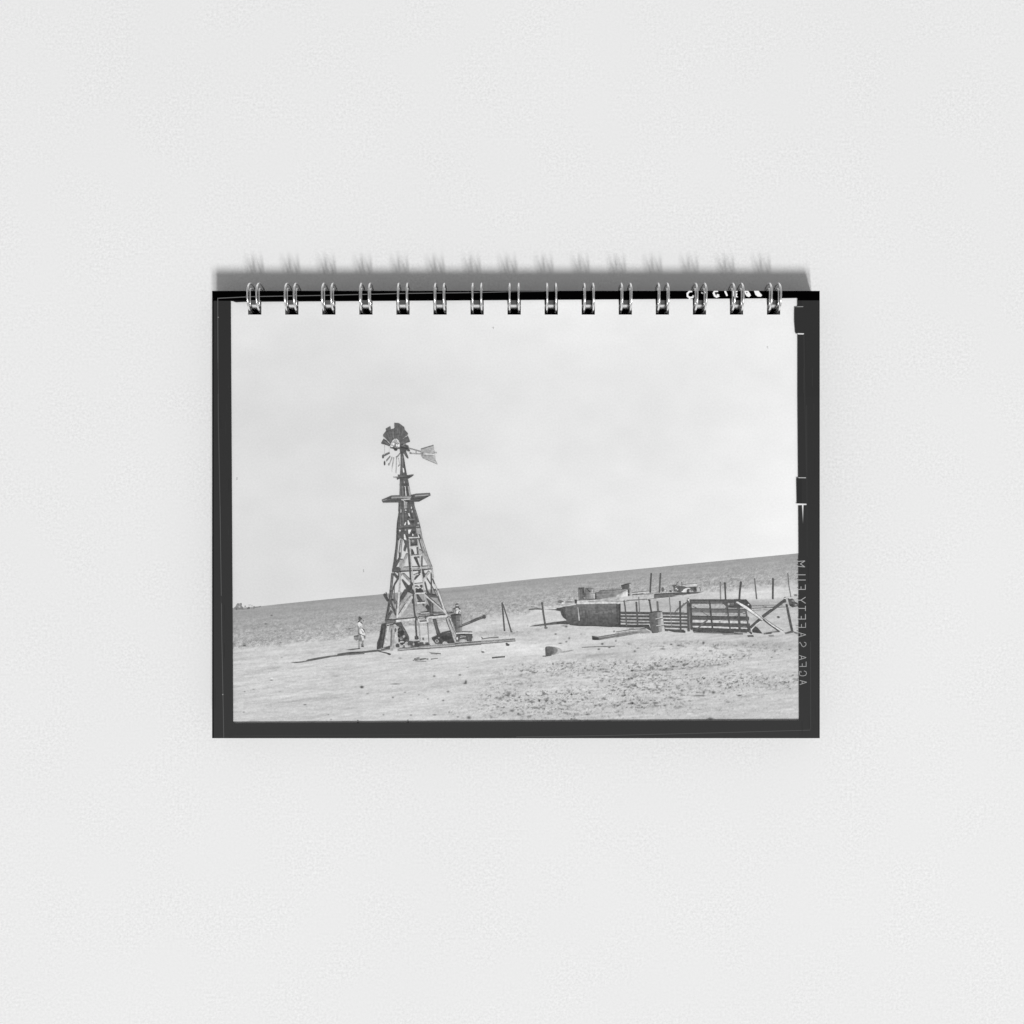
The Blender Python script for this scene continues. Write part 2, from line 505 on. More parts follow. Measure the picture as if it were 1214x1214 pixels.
for u, v, a, b_, t in [(675, 60, 8, 6, 90), (745, 348, 18, 6, 95), (525, 523, 26, 7, 105), (548, 325, 14, 10, 105), (475, 325, 7, 10, 115), (1150, 195, 8, 5, 110), (1128, 297, 8, 5, 120), (700, 198, 18, 4, 130), (440, 350, 52, 4, 110), (368, 488, 22, 5, 232),
                       (30, 408, 26, 6, 120), (110, 405, 24, 7, 110), (180, 425, 12, 7, 115), (290, 378, 14, 6, 135), (130, 328, 16, 6, 125), (660, 398, 16, 5, 140), (990, 60, 8, 5, 120)]:
    speck(t, 760, 770, 6.39, u, v, a, b_)
grid_mesh('printed_ground', Xg, Yg, ground, None, 'dry sloping field and bare farmyard of the printed photograph')

FA = (445, 495, 15.175); FB = (450, 570, 17.343); FC = (450, 635, 15.175); FD = (440, 700, 15.175); FE = (490, 700, 15.175)
FG = (660, 680, 15.175); FH = (730, 680, 15.175); FI = (800, 680, 15.175); FJ = (870, 680, 15.175)
FK = (520, 680, 7.5875); F7 = (270, 700, 7.5875); F3 = (400, 680, 7.5875); FW = (410, 720, 20.23); FT = (270, 705, 20.23)

# ---- far trees
p = Print('printed_trees', 'small clump of far trees at the left end of the printed horizon').fr(*FT)
p.line(150, 22, (130, 352), (400, 348), (640, 335))
p.poly(138, (130, 345), (150, 310), (190, 280), (205, 245), (220, 215), (250, 205), (285, 212), (330, 198), (340, 240), (332, 265), (355, 285), (372, 315), (362, 345), (260, 365), (210, 372), (190, 360))
p.ell(172, 280, 292, 26, 20); p.ell(118, 320, 220, 16, 22); p.ell(115, 210, 345, 18, 26); p.ell(125, 345, 312, 16, 16); p.ell(160, 285, 240, 20, 14)
p.ell(165, 420, 280, 22, 18); p.poly(118, (440, 342), (470, 320), (505, 285), (525, 295), (535, 335), (490, 345))
p.ell(190, 520, 250, 30, 14); p.ell(195, 580, 265, 22, 16)
p.ell(140, 632, 300, 22, 28); p.line(145, 28, (650, 305), (720, 298), (800, 280)); p.ell(128, 770, 287, 26, 10)
p.build()

# ---- shadows on the ground and loose boards
p = Print('printed_shadow', 'long dark shadow of the printed windmill').fr(*F7)
p.poly(118, (560, 645), (640, 640), (700, 633), (720, 620), (800, 604), (900, 588), (1000, 578), (1050, 560), (1140, 553), (1230, 549), (1230, 572), (1060, 585), (930, 600), (760, 632), (660, 650), (600, 654))
p.poly(98, (730, 627), (820, 606), (920, 592), (920, 600), (760, 630))
p.fr(*F3)
p.poly(100, (0, 722), (60, 712), (120, 703), (220, 700), (340, 686), (420, 684), (430, 692), (360, 702), (230, 716), (120, 722), (0, 742))
p.poly(84, (60, 717), (130, 708), (230, 704), (230, 712), (110, 720))
p.line(95, (8, 13), (365, 698), (420, 710), (470, 722)); p.ell(85, 468, 725, 16, 8)
p.line(140, 7, (380, 690), (440, 680), (470, 665))
p.poly(112, (75, 686), (130, 676), (190, 670), (195, 680), (120, 690))
p.build()

p = Print('printed_debris', 'broken sticks lying before the printed windmill').fr(*F3)
for a in [((680, 782), (730, 765)), ((700, 775), (790, 762)), ((690, 768), (740, 752)), ((740, 776), (820, 765)), ((840, 770), (905, 762)), ((700, 785), (800, 790)), ((720, 765), (760, 770)), ((790, 765), (820, 775))]:
    p.line(random.choice([112, 128, 120]), (9, 5), *a)
p.build()
p = Print('printed_stick').fr(*F3)
p.line(118, (5, 11), (828, 712), (930, 721)); p.line(150, 6, (840, 722), (900, 726))
p.build()
p = Print('printed_stick').fr(*FK)
p.line(96, 13, (480, 758), (540, 752), (597, 748)); p.build()
p = Print('printed_stick').fr(*FK)
p.line(128, (8, 12), (385, 590), (460, 578), (540, 574)); p.line(120, 8, (385, 570), (400, 590))
p.build()
p = Print('printed_stone').fr(*FK)
p.ell(88, 622, 642, 18, 9); p.ell(110, 612, 630, 10, 8)
p.build()
p = Print('printed_stone').fr(*FK)
p.ell(226, 405, 690, 24, 12); p.ell(120, 398, 705, 14, 7)
p.build()
p = Print('printed_stick').fr(630, 660, 7.141)
p.line(128, (5, 8), (425, 768), (560, 762), (705, 760))
p.build()

p = Print('printed_bucket', 'dark overturned bucket on the printed ground').fr(*FK)
p.poly([178, 165, 172, 186, 192, 186, 172, 165], (1000, 664), (1040, 660), (1078, 670), (1108, 686), (1112, 704), (1082, 720), (1040, 732), (1000, 735))
p.poly([130, 128, 132, 140, 146, 140, 130], (990, 656), (1020, 657), (1048, 665), (1070, 682), (1068, 706), (1044, 724), (1000, 736))
p.poly([108, 106, 110, 116, 118, 110, 100, 98], (958, 668), (968, 658), (992, 655), (1022, 662), (1042, 684), (1036, 712), (1012, 732), (962, 742))
p.line(92, 7, (935, 743), (965, 743), (1015, 735)); p.line(178, 9, (1095, 712), (1214, 690)); p.line(100, 7, (968, 665), (966, 738))
p.build()

# ---- fence, poles and gate
p = Print('printed_pole', 'crossed leaning sticks beside the printed windmill').fr(*FK)
p.line(92, (13, 15), (570, 258), (582, 390), (593, 518)); p.line(95, (10, 13), (578, 275), (618, 400), (655, 528)); p.ell(205, 568, 254, 7, 6)
p.build()

p = Print('printed_tank', 'round concrete stock tank with boards in the printed photograph').fr(*FK)
p.poly(102, (815, 476), (880, 462), (960, 450), (1050, 435), (1160, 424), (1214, 445), (1214, 462), (1140, 450), (1000, 462), (880, 474))
p.poly([208, 206, 214, 214, 206, 195], (812, 284), (1000, 288), (1150, 278), (1140, 312), (950, 326), (900, 308))
p.line(108, 11, (812, 325), (870, 318), (930, 320)); p.poly(108, (955, 322), (1040, 320), (1150, 312), (1150, 340), (1090, 338), (1040, 328))
p.line(150, 6, (830, 298), (920, 312))
p.fr(*FG)
p.ell(122, 70, 510, 52, 26); p.ell(150, 220, 515, 66, 22); p.ell(215, 120, 530, 34, 16); p.ell(125, 55, 495, 20, 12); p.ell(200, 240, 480, 40, 14); p.ell(170, 300, 515, 26, 18)
p.poly([205, 200, 190, 188, 205, 210], (362, 492), (540, 478), (760, 462), (1214, 395), (1214, 535), (365, 552))
p.line(160, 14, (560, 505), (800, 495), (1080, 470)); p.line(172, 20, (820, 470), (1150, 430)); p.line(218, 14, (370, 535), (700, 528), (1090, 524)); p.line(205, 12, (150, 545), (330, 538))
p.line(150, 10, (900, 505), (1214, 495))
p.poly([118, 118, 118, 120, 118, 84, 84, 88, 86, 84, 90, 100], (152, 590), (370, 556), (640, 547), (1060, 545), (1150, 545), (1150, 965), (960, 958), (700, 938), (560, 934), (380, 942), (230, 915), (172, 850))
p.poly([112, 118, 122, 116], (200, 640), (1060, 620), (1060, 700), (200, 760))
for k in range(26):
    u = random.uniform(190, 1050); v = random.uniform(580, 880); t = 112 - (v - 580) * .06 + random.uniform(-9, 9)
    p.line(t, random.uniform(10, 22), (u, v), (u + random.uniform(40, 120), v + random.uniform(-6, 6)))
for k in range(14):
    u = random.uniform(190, 1050); p.line(random.uniform(88, 108), random.uniform(8, 20), (u, random.uniform(600, 760)), (u + 8, random.uniform(800, 900)))
p.line(78, 18, (230, 915), (400, 935), (700, 938), (1000, 955))
p.line(205, 24, (0, 598), (150, 580), (350, 548)); p.line(88, 46, (0, 645), (90, 630), (155, 615))
p.poly(90, (70, 640), (152, 596), (158, 700), (172, 830), (120, 795), (85, 745), (68, 690)); p.line(76, 16, (110, 640), (125, 780))
p.poly(88, (0, 882), (150, 850), (240, 908), (200, 916), (0, 905))
p.line(192, (12, 20), (380, 605), (395, 720), (406, 845)); p.line(98, 16, (398, 610), (424, 840))
p.ell(78, 345, 505, 20, 36); p.line(82, 14, (318, 478), (368, 488))
p.line(82, 22, (1085, 545), (1090, 860)); p.poly(80, (1105, 545), (1145, 545), (1150, 900), (1115, 900)); p.ell(210, 1100, 535, 26, 12)
# second, smaller tank behind
p.poly([120, 138, 140, 145, 150, 132], (688, 352), (780, 315), (900, 296), (1214, 290), (1214, 405), (700, 462))
p.line(112, 12, (775, 314), (900, 298), (1214, 290)); p.line(150, 12, (700, 390), (1100, 350)); p.line(130, 16, (720, 430), (1150, 385)); p.line(200, 10, (690, 330), (760, 312)); p.line(205, 8, (860, 285), (1160, 275))
p.fr(*FH)
p.poly([140, 136, 200, 232, 215, 180], (0, 292), (100, 292), (215, 290), (215, 412), (60, 432), (0, 440))
p.poly([150, 140, 142, 152], (0, 300), (205, 296), (60, 370), (0, 400))
p.poly([185, 232, 226, 195], (50, 395), (212, 330), (212, 412), (45, 430))
p.build()

p = Print('printed_pole', 'single leaning post left of the printed stock tank').fr(*FK)
p.line(98, 17, (930, 260), (942, 360), (962, 480)); p.ell(110, 965, 490, 16, 6); p.ell(215, 918, 485, 14, 5)
p.build()

p = Print('printed_barrel', 'dark drum on the rim of the printed stock tank').fr(*FG)
p.poly([100, 112, 118, 108], (388, 265), (500, 262), (502, 470), (394, 478)); p.line(135, 18, (405, 290), (405, 460)); p.line(78, 16, (470, 280), (475, 350)); p.line(92, 14, (395, 265), (500, 262))
p.build()
p = Print('printed_barrel', 'drum with a bright lit side on the rim of the printed stock tank').fr(*FG)
p.poly([112, 120, 140, 190, 170, 118, 105], (512, 268), (590, 262), (660, 266), (690, 350), (692, 462), (480, 466), (505, 380))
p.line(190, 22, (640, 290), (636, 345)); p.poly([160, 205, 205, 165], (600, 370), (685, 365), (688, 440), (630, 445)); p.line(98, 12, (470, 372), (690, 358)); p.line(76, 12, (478, 462), (690, 460)); p.line(200, 10, (590, 352), (680, 350)); p.line(195, 12, (485, 435), (515, 440))
p.line(90, 26, (700, 355), (702, 462)); p.line(95, 20, (540, 275), (600, 330))
p.build()
p = Print('printed_barrel', 'tilted drum behind the small printed tank').fr(*FH)
p.poly([96, 92, 110, 150, 150, 100, 90, 92], (95, 218), (200, 185), (240, 178), (272, 176), (262, 400), (216, 406), (212, 282), (112, 275))
p.line(192, 22, (256, 190), (258, 262)); p.line(80, 18, (228, 285), (235, 395)); p.line(190, 14, (268, 300), (280, 400)); p.line(76, 12, (100, 222), (205, 188)); p.line(165, 10, (215, 355), (270, 352))
p.build()

p = Print('printed_tractor', 'old farm tractor with white fender behind the printed stock tank').fr(*FH)
p.ell(112, 845, 295, 24, 34); p.ell(95, 850, 265, 12, 16); p.ell(220, 890, 298, 14, 14); p.ell(92, 985, 318, 22, 14); p.ell(215, 930, 330, 20, 12)
p.line(112, 36, (1050, 225), (1060, 315)); p.line(105, 20, (1020, 225), (1090, 215)); p.ell(110, 1130, 250, 42, 28); p.ell(98, 1132, 318, 20, 12); p.ell(205, 1085, 275, 14, 20); p.ell(215, 1160, 280, 20, 18); p.ell(228, 1205, 322, 20, 12)
p.line(135, 10, (1090, 215), (1110, 160)); p.line(128, 12, (1190, 150), (1190, 220)); p.line(190, 10, (960, 260), (1000, 300)); p.ell(100, 1070, 312, 22, 14); p.ell(200, 1020, 320, 12, 16)
p.fr(*FI)
p.poly(104, (40, 245), (100, 232), (190, 238), (392, 245), (394, 325), (340, 330), (300, 280), (200, 262), (140, 300), (110, 334), (30, 334))
p.poly([190, 215, 222, 215, 205, 210], (125, 208), (240, 190), (400, 182), (410, 200), (385, 228), (195, 240))
p.poly(224, (130, 334), (150, 290), (190, 266), (240, 252), (288, 268), (240, 272), (212, 300), (195, 338))
p.ell(92, 238, 312, 28, 34); p.ell(172, 278, 314, 26, 22); p.ell(120, 300, 300, 14, 20); p.poly(84, (345, 255), (392, 250), (392, 300), (350, 300)); p.line(190, 8, (395, 250), (398, 325)); p.ell(112, 20, 300, 22, 20); p.ell(210, 50, 290, 14, 12); p.ell(96, 75, 315, 14, 18)
p.line(112, (10, 16), (448, 248), (466, 312)); p.line(140, 9, (70, 150), (40, 180), (60, 215)); p.line(135, 10, (120, 160), (125, 215))
p.build()

p = Print('printed_trough', 'low dark feed trough in the printed farmyard').fr(*FH)
p.line(205, 22, (285, 362), (430, 345), (600, 332)); p.line(118, 16, (295, 386), (400, 380), (500, 368)); p.line(190, 40, (300, 410), (680, 385))
p.poly([112, 100, 98, 110, 105], (690, 378), (950, 355), (1225, 345), (1225, 390), (686, 440)); p.line(84, 10, (700, 376), (1214, 348))
p.fr(*FI); p.poly(98, (0, 350), (200, 345), (400, 338), (535, 326), (410, 350), (200, 375), (0, 394)); p.line(206, 10, (0, 402), (200, 382), (420, 360))
p.fr(*FH); p.line(200, 14, (600, 470), (900, 436), (1225, 402)); p.line(198, 18, (0, 522), (100, 520), (200, 505), (600, 478)); p.line(150, 8, (200, 488), (560, 462))
p.build()

p = Print('printed_fence', 'low rail fence with leaning stakes in the printed photograph').fr(*FH)
for (a, b_) in [((95, 738), (600, 742)), ((95, 796), (610, 800)), ((100, 850), (615, 858)), ((200, 906), (620, 910))]:
    p.line(random.choice([188, 196, 202]), 16, a, b_)
for (a, b_) in [((840, 748), (1214, 752)), ((850, 804), (1214, 810)), ((860, 862), (1214, 866)), ((875, 920), (1214, 926)), ((880, 985), (1214, 992))]:
    p.line(random.choice([190, 204, 212]), 22, a, b_)
for (a, b_) in [((85, 706), (600, 712)), ((85, 766), (600, 772)), ((85, 822), (612, 830)), ((95, 872), (620, 884))]:
    p.line(random.choice([94, 100, 104]), 28, a, b_)
p.line(80, 42, (0, 940), (300, 950), (600, 945))
for (a, b_) in [((836, 716), (1225, 722)), ((840, 772), (1225, 780)), ((850, 828), (1225, 838)), ((860, 886), (1225, 895)), ((870, 950), (1225, 955))]:
    p.line(random.choice([94, 99, 106]), 28, a, b_)
p.poly(86, (875, 985), (1000, 1010), (1225, 1015), (1225, 1065), (1050, 1055), (960, 1030), (880, 1020))
p.line(104, 24, (148, 488), (168, 600), (195, 945)); p.line(98, 30, (370, 515), (380, 700), (394, 935)); p.line(122, 15, (414, 415), (420, 560), (428, 700)); p.line(90, 30, (604, 472), (622, 590), (642, 705)); p.ell(72, 602, 478, 24, 12)
p.line(112, 34, (748, 508), (762, 685)); p.line(90, 32, (1155, 498), (1160, 700), (1168, 1060)); p.line(128, 14, (960, 380), (978, 600), (1002, 970)); p.line(118, 10, (1100, 680), (1150, 600)); p.line(118, 16, (1180, 620), (1225, 540))
p.fr(*FI)
for v in (752, 808, 866, 926, 990):
    p.line(random.choice([186, 200, 208]), 22, (0, v), (225, v + 2))
for v in (724, 778, 838, 892, 955):
    p.line(random.choice([94, 100, 106]), 27, (0, v), (228, v + 3))
p.line(88, 34, (0, 1030), (190, 1050)); p.line(92, 32, (92, 498), (98, 760), (106, 1050)); p.line(118, 18, (215, 522), (118, 602)); p.line(125, 10, (0, 700), (60, 630))
p.build()
for (fr, tone, w, pts) in [(FI, 138, 20, ((820, 160), (824, 460))), (FI, 86, 27, ((902, 168), (906, 300), (914, 475))), (FI, 88, 31, ((1192, 150), (1168, 330), (1160, 470))),
                           (FJ, 110, (14, 24), ((374, 92), (390, 270), (410, 462))), (FJ, 86, 29, ((704, 88), (702, 280), (700, 462))), (FJ, 122, 15, ((972, 0), (986, 200), (1026, 425))),
                           (FH, 92, 26, ((640, 0), (628, 170), (620, 342))), (FH, 98, 26, ((806, 0), (796, 170), (785, 345)))]:
    p = Print('printed_fence_post').fr(*fr)
    p.line(tone, w, *pts)
    p.build()

p = Print('printed_gate', 'wide wooden rail gate in the printed photograph').fr(*FI)
p.line(206, 48, (318, 855), (640, 858), (970, 868), (1225, 872)); p.line(206, 30, (330, 952), (660, 960), (990, 975), (1225, 982)); p.line(184, 60, (300, 570), (900, 580)); p.line(170, 50, (300, 720), (1225, 730))
p.ell(130, 805, 868, 18, 12)
p.line(132, 16, (340, 1058), (700, 1070), (1225, 1085)); p.line(120, 8, (860, 1098), (1225, 1095))
p.line([92, 92, 96, 96][0], 54, (268, 502), (700, 500), (1225, 502)); p.line(125, 6, (280, 505), (1200, 505)); p.line(114, 44, (296, 655), (700, 662), (1225, 668)); p.line(90, 50, (304, 790), (700, 798), (1225, 805)); p.line(94, 48, (306, 908), (700, 915), (1225, 928))
p.poly(90, (312, 972), (420, 978), (700, 988), (1225, 1015), (1225, 1058), (1000, 1058), (700, 1045), (420, 1042), (330, 1020))
p.line(76, 10, (320, 1030), (700, 1042), (1000, 1056)); p.line(110, 8, (306, 790), (1200, 804))
p.poly(94, (850, 530), (930, 505), (1225, 490), (1225, 612), (1100, 618), (940, 610), (900, 570)); p.ell(172, 962, 546, 24, 22); p.ell(192, 885, 600, 24, 12); p.ell(78, 1020, 600, 60, 14); p.ell(120, 1040, 540, 40, 16)
p.line(118, 10, (308, 578), (440, 660), (610, 765)); p.line(112, 28, (590, 832), (500, 900), (400, 995)); p.line(150, 6, (300, 545), (420, 560))
p.line(86, 30, (622, 490), (640, 650), (655, 800), (676, 985)); p.line(94, 28, (928, 480), (945, 640), (962, 780), (994, 1010)); p.line(92, 44, (1145, 615), (1155, 830), (1165, 1060)); p.line(112, 14, (920, 620), (922, 752))
p.line(98, 44, (238, 480), (242, 760), (248, 1040)); p.line(165, 10, (268, 600), (272, 800)); p.line(88, 40, (278, 500), (292, 760), (300, 1010)); p.ell(212, 245, 472, 16, 22); p.line(205, 10, (258, 470), (262, 520)); p.line(130, 20, (330, 1045), (440, 1062))
p.fr(*FJ)
p.line(204, 40, (0, 868), (270, 880)); p.line(204, 24, (0, 972), (250, 984)); p.line(172, 44, (0, 738), (230, 742))
p.line(116, 42, (0, 665), (232, 668)); p.line(88, 54, (0, 802), (272, 812)); p.line(94, 46, (0, 920), (288, 932)); p.line(88, 46, (0, 1012), (290, 1030))
p.line(94, 44, (84, 600), (92, 830), (102, 1055)); p.line(100, 28, (216, 680), (238, 800), (252, 920)); p.line(90, 50, (250, 940), (280, 1030)); p.line(165, 14, (0, 1052), (240, 1070)); p.line(100, 20, (0, 1080), (60, 1075))
p.build()

p = Print('printed_drum', 'ribbed metal drum in front of the printed fence').fr(*FH)
p.poly(88, (455, 925), (600, 940), (645, 1035), (580, 1000), (500, 960))
p.poly([104, 108, 130, 165, 172, 180, 176, 120, 98, 98], (594, 712), (700, 692), (770, 690), (832, 690), (846, 800), (862, 930), (878, 1040), (760, 1055), (645, 1060), (608, 900))
p.poly([104, 112, 112, 104], (600, 720), (740, 702), (775, 1050), (650, 1058))
p.poly([185, 190, 205, 200], (806, 695), (834, 692), (880, 1040), (830, 1045)); p.line(205, 13, (715, 815), (780, 802), (848, 778)); p.line(84, 10, (725, 828), (850, 802)); p.line(205, 13, (728, 938), (800, 928), (900, 908)); p.line(84, 10, (735, 950), (866, 930)); p.line(95, 10, (600, 712), (700, 694), (800, 690)); p.line(150, 14, (765, 700), (778, 790))
p.line(80, 12, (650, 1062), (760, 1056)); p.ell(215, 905, 1048, 40, 12)
p.build()

p = Print('printed_board', 'long grey board lying before the printed tank').fr(*FG)
p.poly([92, 110, 140, 150, 150, 120, 100], (636, 1130), (745, 1148), (980, 1110), (1240, 1060), (1240, 1112), (770, 1195), (640, 1192))
p.poly(72, (634, 1130), (760, 1162), (752, 1196), (640, 1192)); p.line(170, 9, (750, 1150), (1000, 1110), (1235, 1066)); p.line(112, 10, (770, 1172), (1000, 1135), (1235, 1085))
p.fr(*FH); p.poly([150, 165, 170, 160, 140, 130], (0, 1075), (240, 1035), (540, 985), (640, 1050), (440, 1068), (0, 1150)); p.line(110, 12, (0, 1110), (200, 1078), (400, 1048)); p.line(206, 14, (0, 1065), (300, 1018), (420, 1010)); p.line(215, 14, (540, 990), (630, 1040)); p.line(120, 8, (440, 1072), (620, 1064)); p.line(120, 10, (240, 1008), (330, 1000))
p.build()

p = Print('printed_plank', 'crossed fallen planks at the right of the printed gate').fr(*FJ)
p.poly(84, (60, 482), (225, 474), (262, 520), (320, 585), (312, 632), (200, 600), (60, 605)); p.ell(205, 262, 558, 13, 12); p.poly(88, (0, 472), (120, 470), (200, 600), (0, 622)); p.line(130, 10, (20, 540), (160, 545))
p.line(206, 13, (320, 640), (620, 630), (960, 615)); p.line(138, 9, (350, 660), (620, 642)); p.line(150, 8, (330, 590), (880, 575)); p.ell(112, 800, 790, 26, 12); p.line(120, 10, (520, 595), (590, 602))
p.poly(94, (905, 470), (930, 500), (530, 800), (500, 775), (520, 755))
p.poly(92, (470, 800), (520, 830), (310, 985), (285, 985), (290, 960)); p.line(205, 20, (480, 855), (400, 915), (310, 1005)); p.line(205, 12, (270, 1030), (330, 1080)); p.line(84, 28, (272, 1040), (320, 1085))
p.poly(82, (388, 958), (430, 985), (512, 1080), (330, 1058), (332, 1010))
p.poly([215, 230, 238, 238, 225, 205, 215, 225], (28, 510), (66, 502), (230, 592), (360, 690), (525, 825), (500, 838), (370, 742), (180, 612)); p.line(110, 8, (190, 625), (370, 752), (490, 838))
p.line(86, 20, (520, 825), (640, 920), (815, 1040)); p.line(215, (16, 26), (555, 825), (680, 920), (865, 1040)); p.poly(90, (500, 1090), (640, 1065), (800, 1035), (835, 1050), (700, 1060), (660, 1085)); p.ell(205, 860, 1045, 36, 14)
p.line(90, 42, (950, 560), (995, 790), (1048, 1045)); p.line(160, 8, (975, 580), (1010, 760)); p.line(196, 15, (942, 455), (960, 530), (990, 600)); p.ell(90, 915, 488, 24, 36); p.ell(212, 920, 445, 20, 12)
p.poly(96, (968, 450), (1010, 470), (1055, 462), (1100, 520), (1152, 545), (1152, 585), (1050, 608), (1000, 575)); p.ell(140, 1060, 490, 30, 14); p.ell(76, 1040, 570, 36, 24); p.ell(165, 1110, 560, 18, 10); p.ell(130, 1110, 395, 34, 9)
p.line(112, (14, 26), (920, 1082), (1060, 1050)); p.line(130, 14, (1070, 1060), (1150, 1085)); p.line(104, 18, (245, 1130), (355, 1128)); p.line(128, 11, (625, 1128), (720, 1122)); p.line(120, 8, (540, 1092), (670, 1080))
p.build()

# ---- windmill
p = Print('printed_windmill', 'tall wooden windmill tower with wheel and tail vane in the printed photograph').fr(*FA)
# tail
p.poly([172, 182, 188, 192, 192, 178, 164, 168], (820, 575), (1050, 506), (1062, 600), (1078, 650), (1086, 780), (1118, 842), (850, 726), (822, 690))
for (a, b_) in [((840, 590), (1052, 545)), ((845, 605), (1055, 580)), ((845, 618), (1060, 606)), ((850, 705), (1080, 745)), ((855, 715), (1084, 775)), ((850, 690), (1075, 715))]:
    p.line(158, 9, a, b_)
p.line(225, 12, (868, 655), (1060, 664)); p.line(152, 10, (820, 577), (1050, 509)); p.line(146, 12, (850, 726), (1118, 842)); p.line(150, 9, (850, 634), (1110, 640)); p.line(142, 9, (850, 678), (1072, 690)); p.line(140, 28, (846, 628), (846, 692))
p.line(155, 13, (605, 560), (720, 592), (822, 622)); p.line(172, 11, (620, 652), (822, 664)); p.line(145, 14, (735, 602), (735, 666)); p.line(140, 14, (615, 645), (650, 648))
# wheel
p.line(190, 9, (170, 515), (166, 670)); p.line(195, 8, (250, 540), (254, 650)); p.line(110, (20, 30), (262, 640), (130, 702)); p.ell(104, 140, 712, 20, 26)
p.line(135, (14, 20), (272, 702), (200, 788)); p.ell(92, 168, 826, 16, 36); p.line(165, 15, (305, 720), (275, 800), (246, 868)); p.ell(160, 243, 852, 14, 16); p.line(178, 18, (336, 730), (318, 830), (305, 910)); p.line(172, 17, (384, 740), (380, 860), (374, 1002)); p.line(182, 12, (418, 740), (442, 862)); p.line(150, 14, (370, 726), (405, 705), (445, 655)); p.line(130, 10, (410, 884), (448, 850)); p.line(200, 10, (305, 905), (300, 985))
for (u, v) in [(345, 415), (385, 418), (318, 445), (412, 450), (300, 500), (428, 520), (366, 400)]:
    p.line(140 if u < 400 else 155, 8, (365, 560), (u, v))
p.ell(236, 330, 470, 18, 22); p.ell(238, 385, 500, 10, 24); p.ell(240, 300, 520, 14, 16); p.ell(238, 420, 500, 12, 26)
p.poly(103, (140, 322), (198, 250), (186, 214), (272, 166), (286, 226), (345, 206), (342, 108), (425, 114), (525, 186), (530, 232), (592, 298), (545, 348), (590, 342), (628, 438), (535, 466), (510, 492), (446, 505), (440, 460), (420, 412), (388, 382), (345, 384), (306, 420), (286, 470), (276, 502), (250, 470), (205, 415))
for a in [((300, 250), (330, 390)), ((345, 210), (350, 380)), ((400, 130), (395, 375)), ((450, 180), (415, 395)), ((500, 230), (430, 420)), ((250, 230), (300, 410)), ((210, 280), (285, 440))]:
    p.line(random.choice([92, 112, 118]), 11, *a)
p.line(128, 22, (320, 250), (330, 370)); p.line(150, 10, (560, 330), (500, 385)); p.line(188, 13, (140, 340), (200, 400), (275, 485)); p.line(172, 12, (545, 350), (580, 330)); p.line(90, 16, (200, 255), (285, 230))
p.poly(97, (150, 392), (210, 430), (272, 482), (265, 522), (190, 495), (104, 472)); p.line(120, 10, (150, 420), (255, 500))
p.poly(90, (450, 482), (500, 470), (560, 505), (600, 518), (606, 570), (632, 612), (590, 612), (562, 590), (552, 645), (450, 660), (438, 560)); p.line(150, 16, (505, 495), (555, 468)); p.line(70, 16, (470, 540), (590, 560)); p.line(122, 14, (470, 500), (540, 520))
p.line(95, 18, (270, 545), (330, 555), (460, 560)); p.ell(78, 368, 572, 36, 28); p.ell(85, 330, 552, 18, 16)
p.poly(98, (510, 640), (548, 605), (602, 735), (575, 738), (545, 700))
# mast
p.poly(95, (455, 640), (500, 640), (528, 780), (545, 900), (572, 1050), (602, 1222), (440, 1222), (446, 1050), (456, 850)); p.line(150, 8, (488, 690), (492, 800), (498, 890)); p.poly(222, (490, 898), (514, 915), (526, 988), (500, 990)); p.line(120, 9, (470, 660), (468, 1040)); p.line(78, 10, (520, 800), (550, 1000)); p.line(160, 12, (515, 1130), (522, 1200)); p.line(150, 8, (590, 1130), (606, 1214))
p.line(128, (8, 16), (325, 1082), (450, 1086)); p.line(96, 28, (388, 1108), (450, 1085)); p.poly(88, (570, 1052), (702, 1032), (650, 1072), (582, 1110)); p.line(112, 22, (405, 1050), (470, 1056), (570, 1054)); p.line(80, 14, (440, 1078), (580, 1080))
p.fr(*FB)
p.poly(96, (420, 0), (590, 0), (610, 100), (650, 305), (410, 322), (418, 100)); p.line(128, 28, (476, 110), (482, 312)); p.line(112, 14, (440, 0), (432, 310)); p.poly(224, (512, 108), (534, 118), (556, 312), (538, 312)); p.poly([170, 150, 165, 172], (585, 110), (612, 115), (648, 300), (612, 300)); p.line(170, 18, (508, 10), (514, 50)); p.line(76, 16, (515, 120), (528, 310)); p.line(78, 14, (560, 130), (590, 300)); p.line(90, 8, (408, 95), (425, 95))
p.poly(90, (45, 405), (245, 318), (470, 312), (480, 445), (70, 452)); p.poly([88, 84, 84, 90], (560, 330), (740, 315), (1040, 300), (560, 436))
p.poly(86, (560, 322), (740, 286), (1040, 268), (1052, 302), (815, 430), (560, 438)); p.line(165, 24, (725, 312), (900, 302), (1030, 286)); p.line(135, 16, (1000, 282), (1048, 290)); p.line(112, 12, (740, 288), (1040, 270)); p.line(108, 10, (700, 350), (940, 330)); p.line(120, 10, (600, 400), (830, 390))
p.line(166, 18, (245, 352), (450, 342), (650, 335)); p.line(140, 14, (250, 330), (460, 322)); p.line(118, 9, (70, 418), (250, 372), (440, 372)); p.line(120, 8, (70, 440), (440, 432)); p.line(160, 9, (60, 412), (150, 378))
p.line(130, 20, (460, 320), (660, 318)); p.line(188, 26, (450, 388), (560, 382), (636, 374)); p.line(176, 14, (560, 352), (650, 345))
p.poly(98, (385, 432), (712, 436), (726, 540), (800, 780), (850, 985), (892, 1222), (342, 1222), (350, 1000), (362, 850), (396, 650), (400, 520))
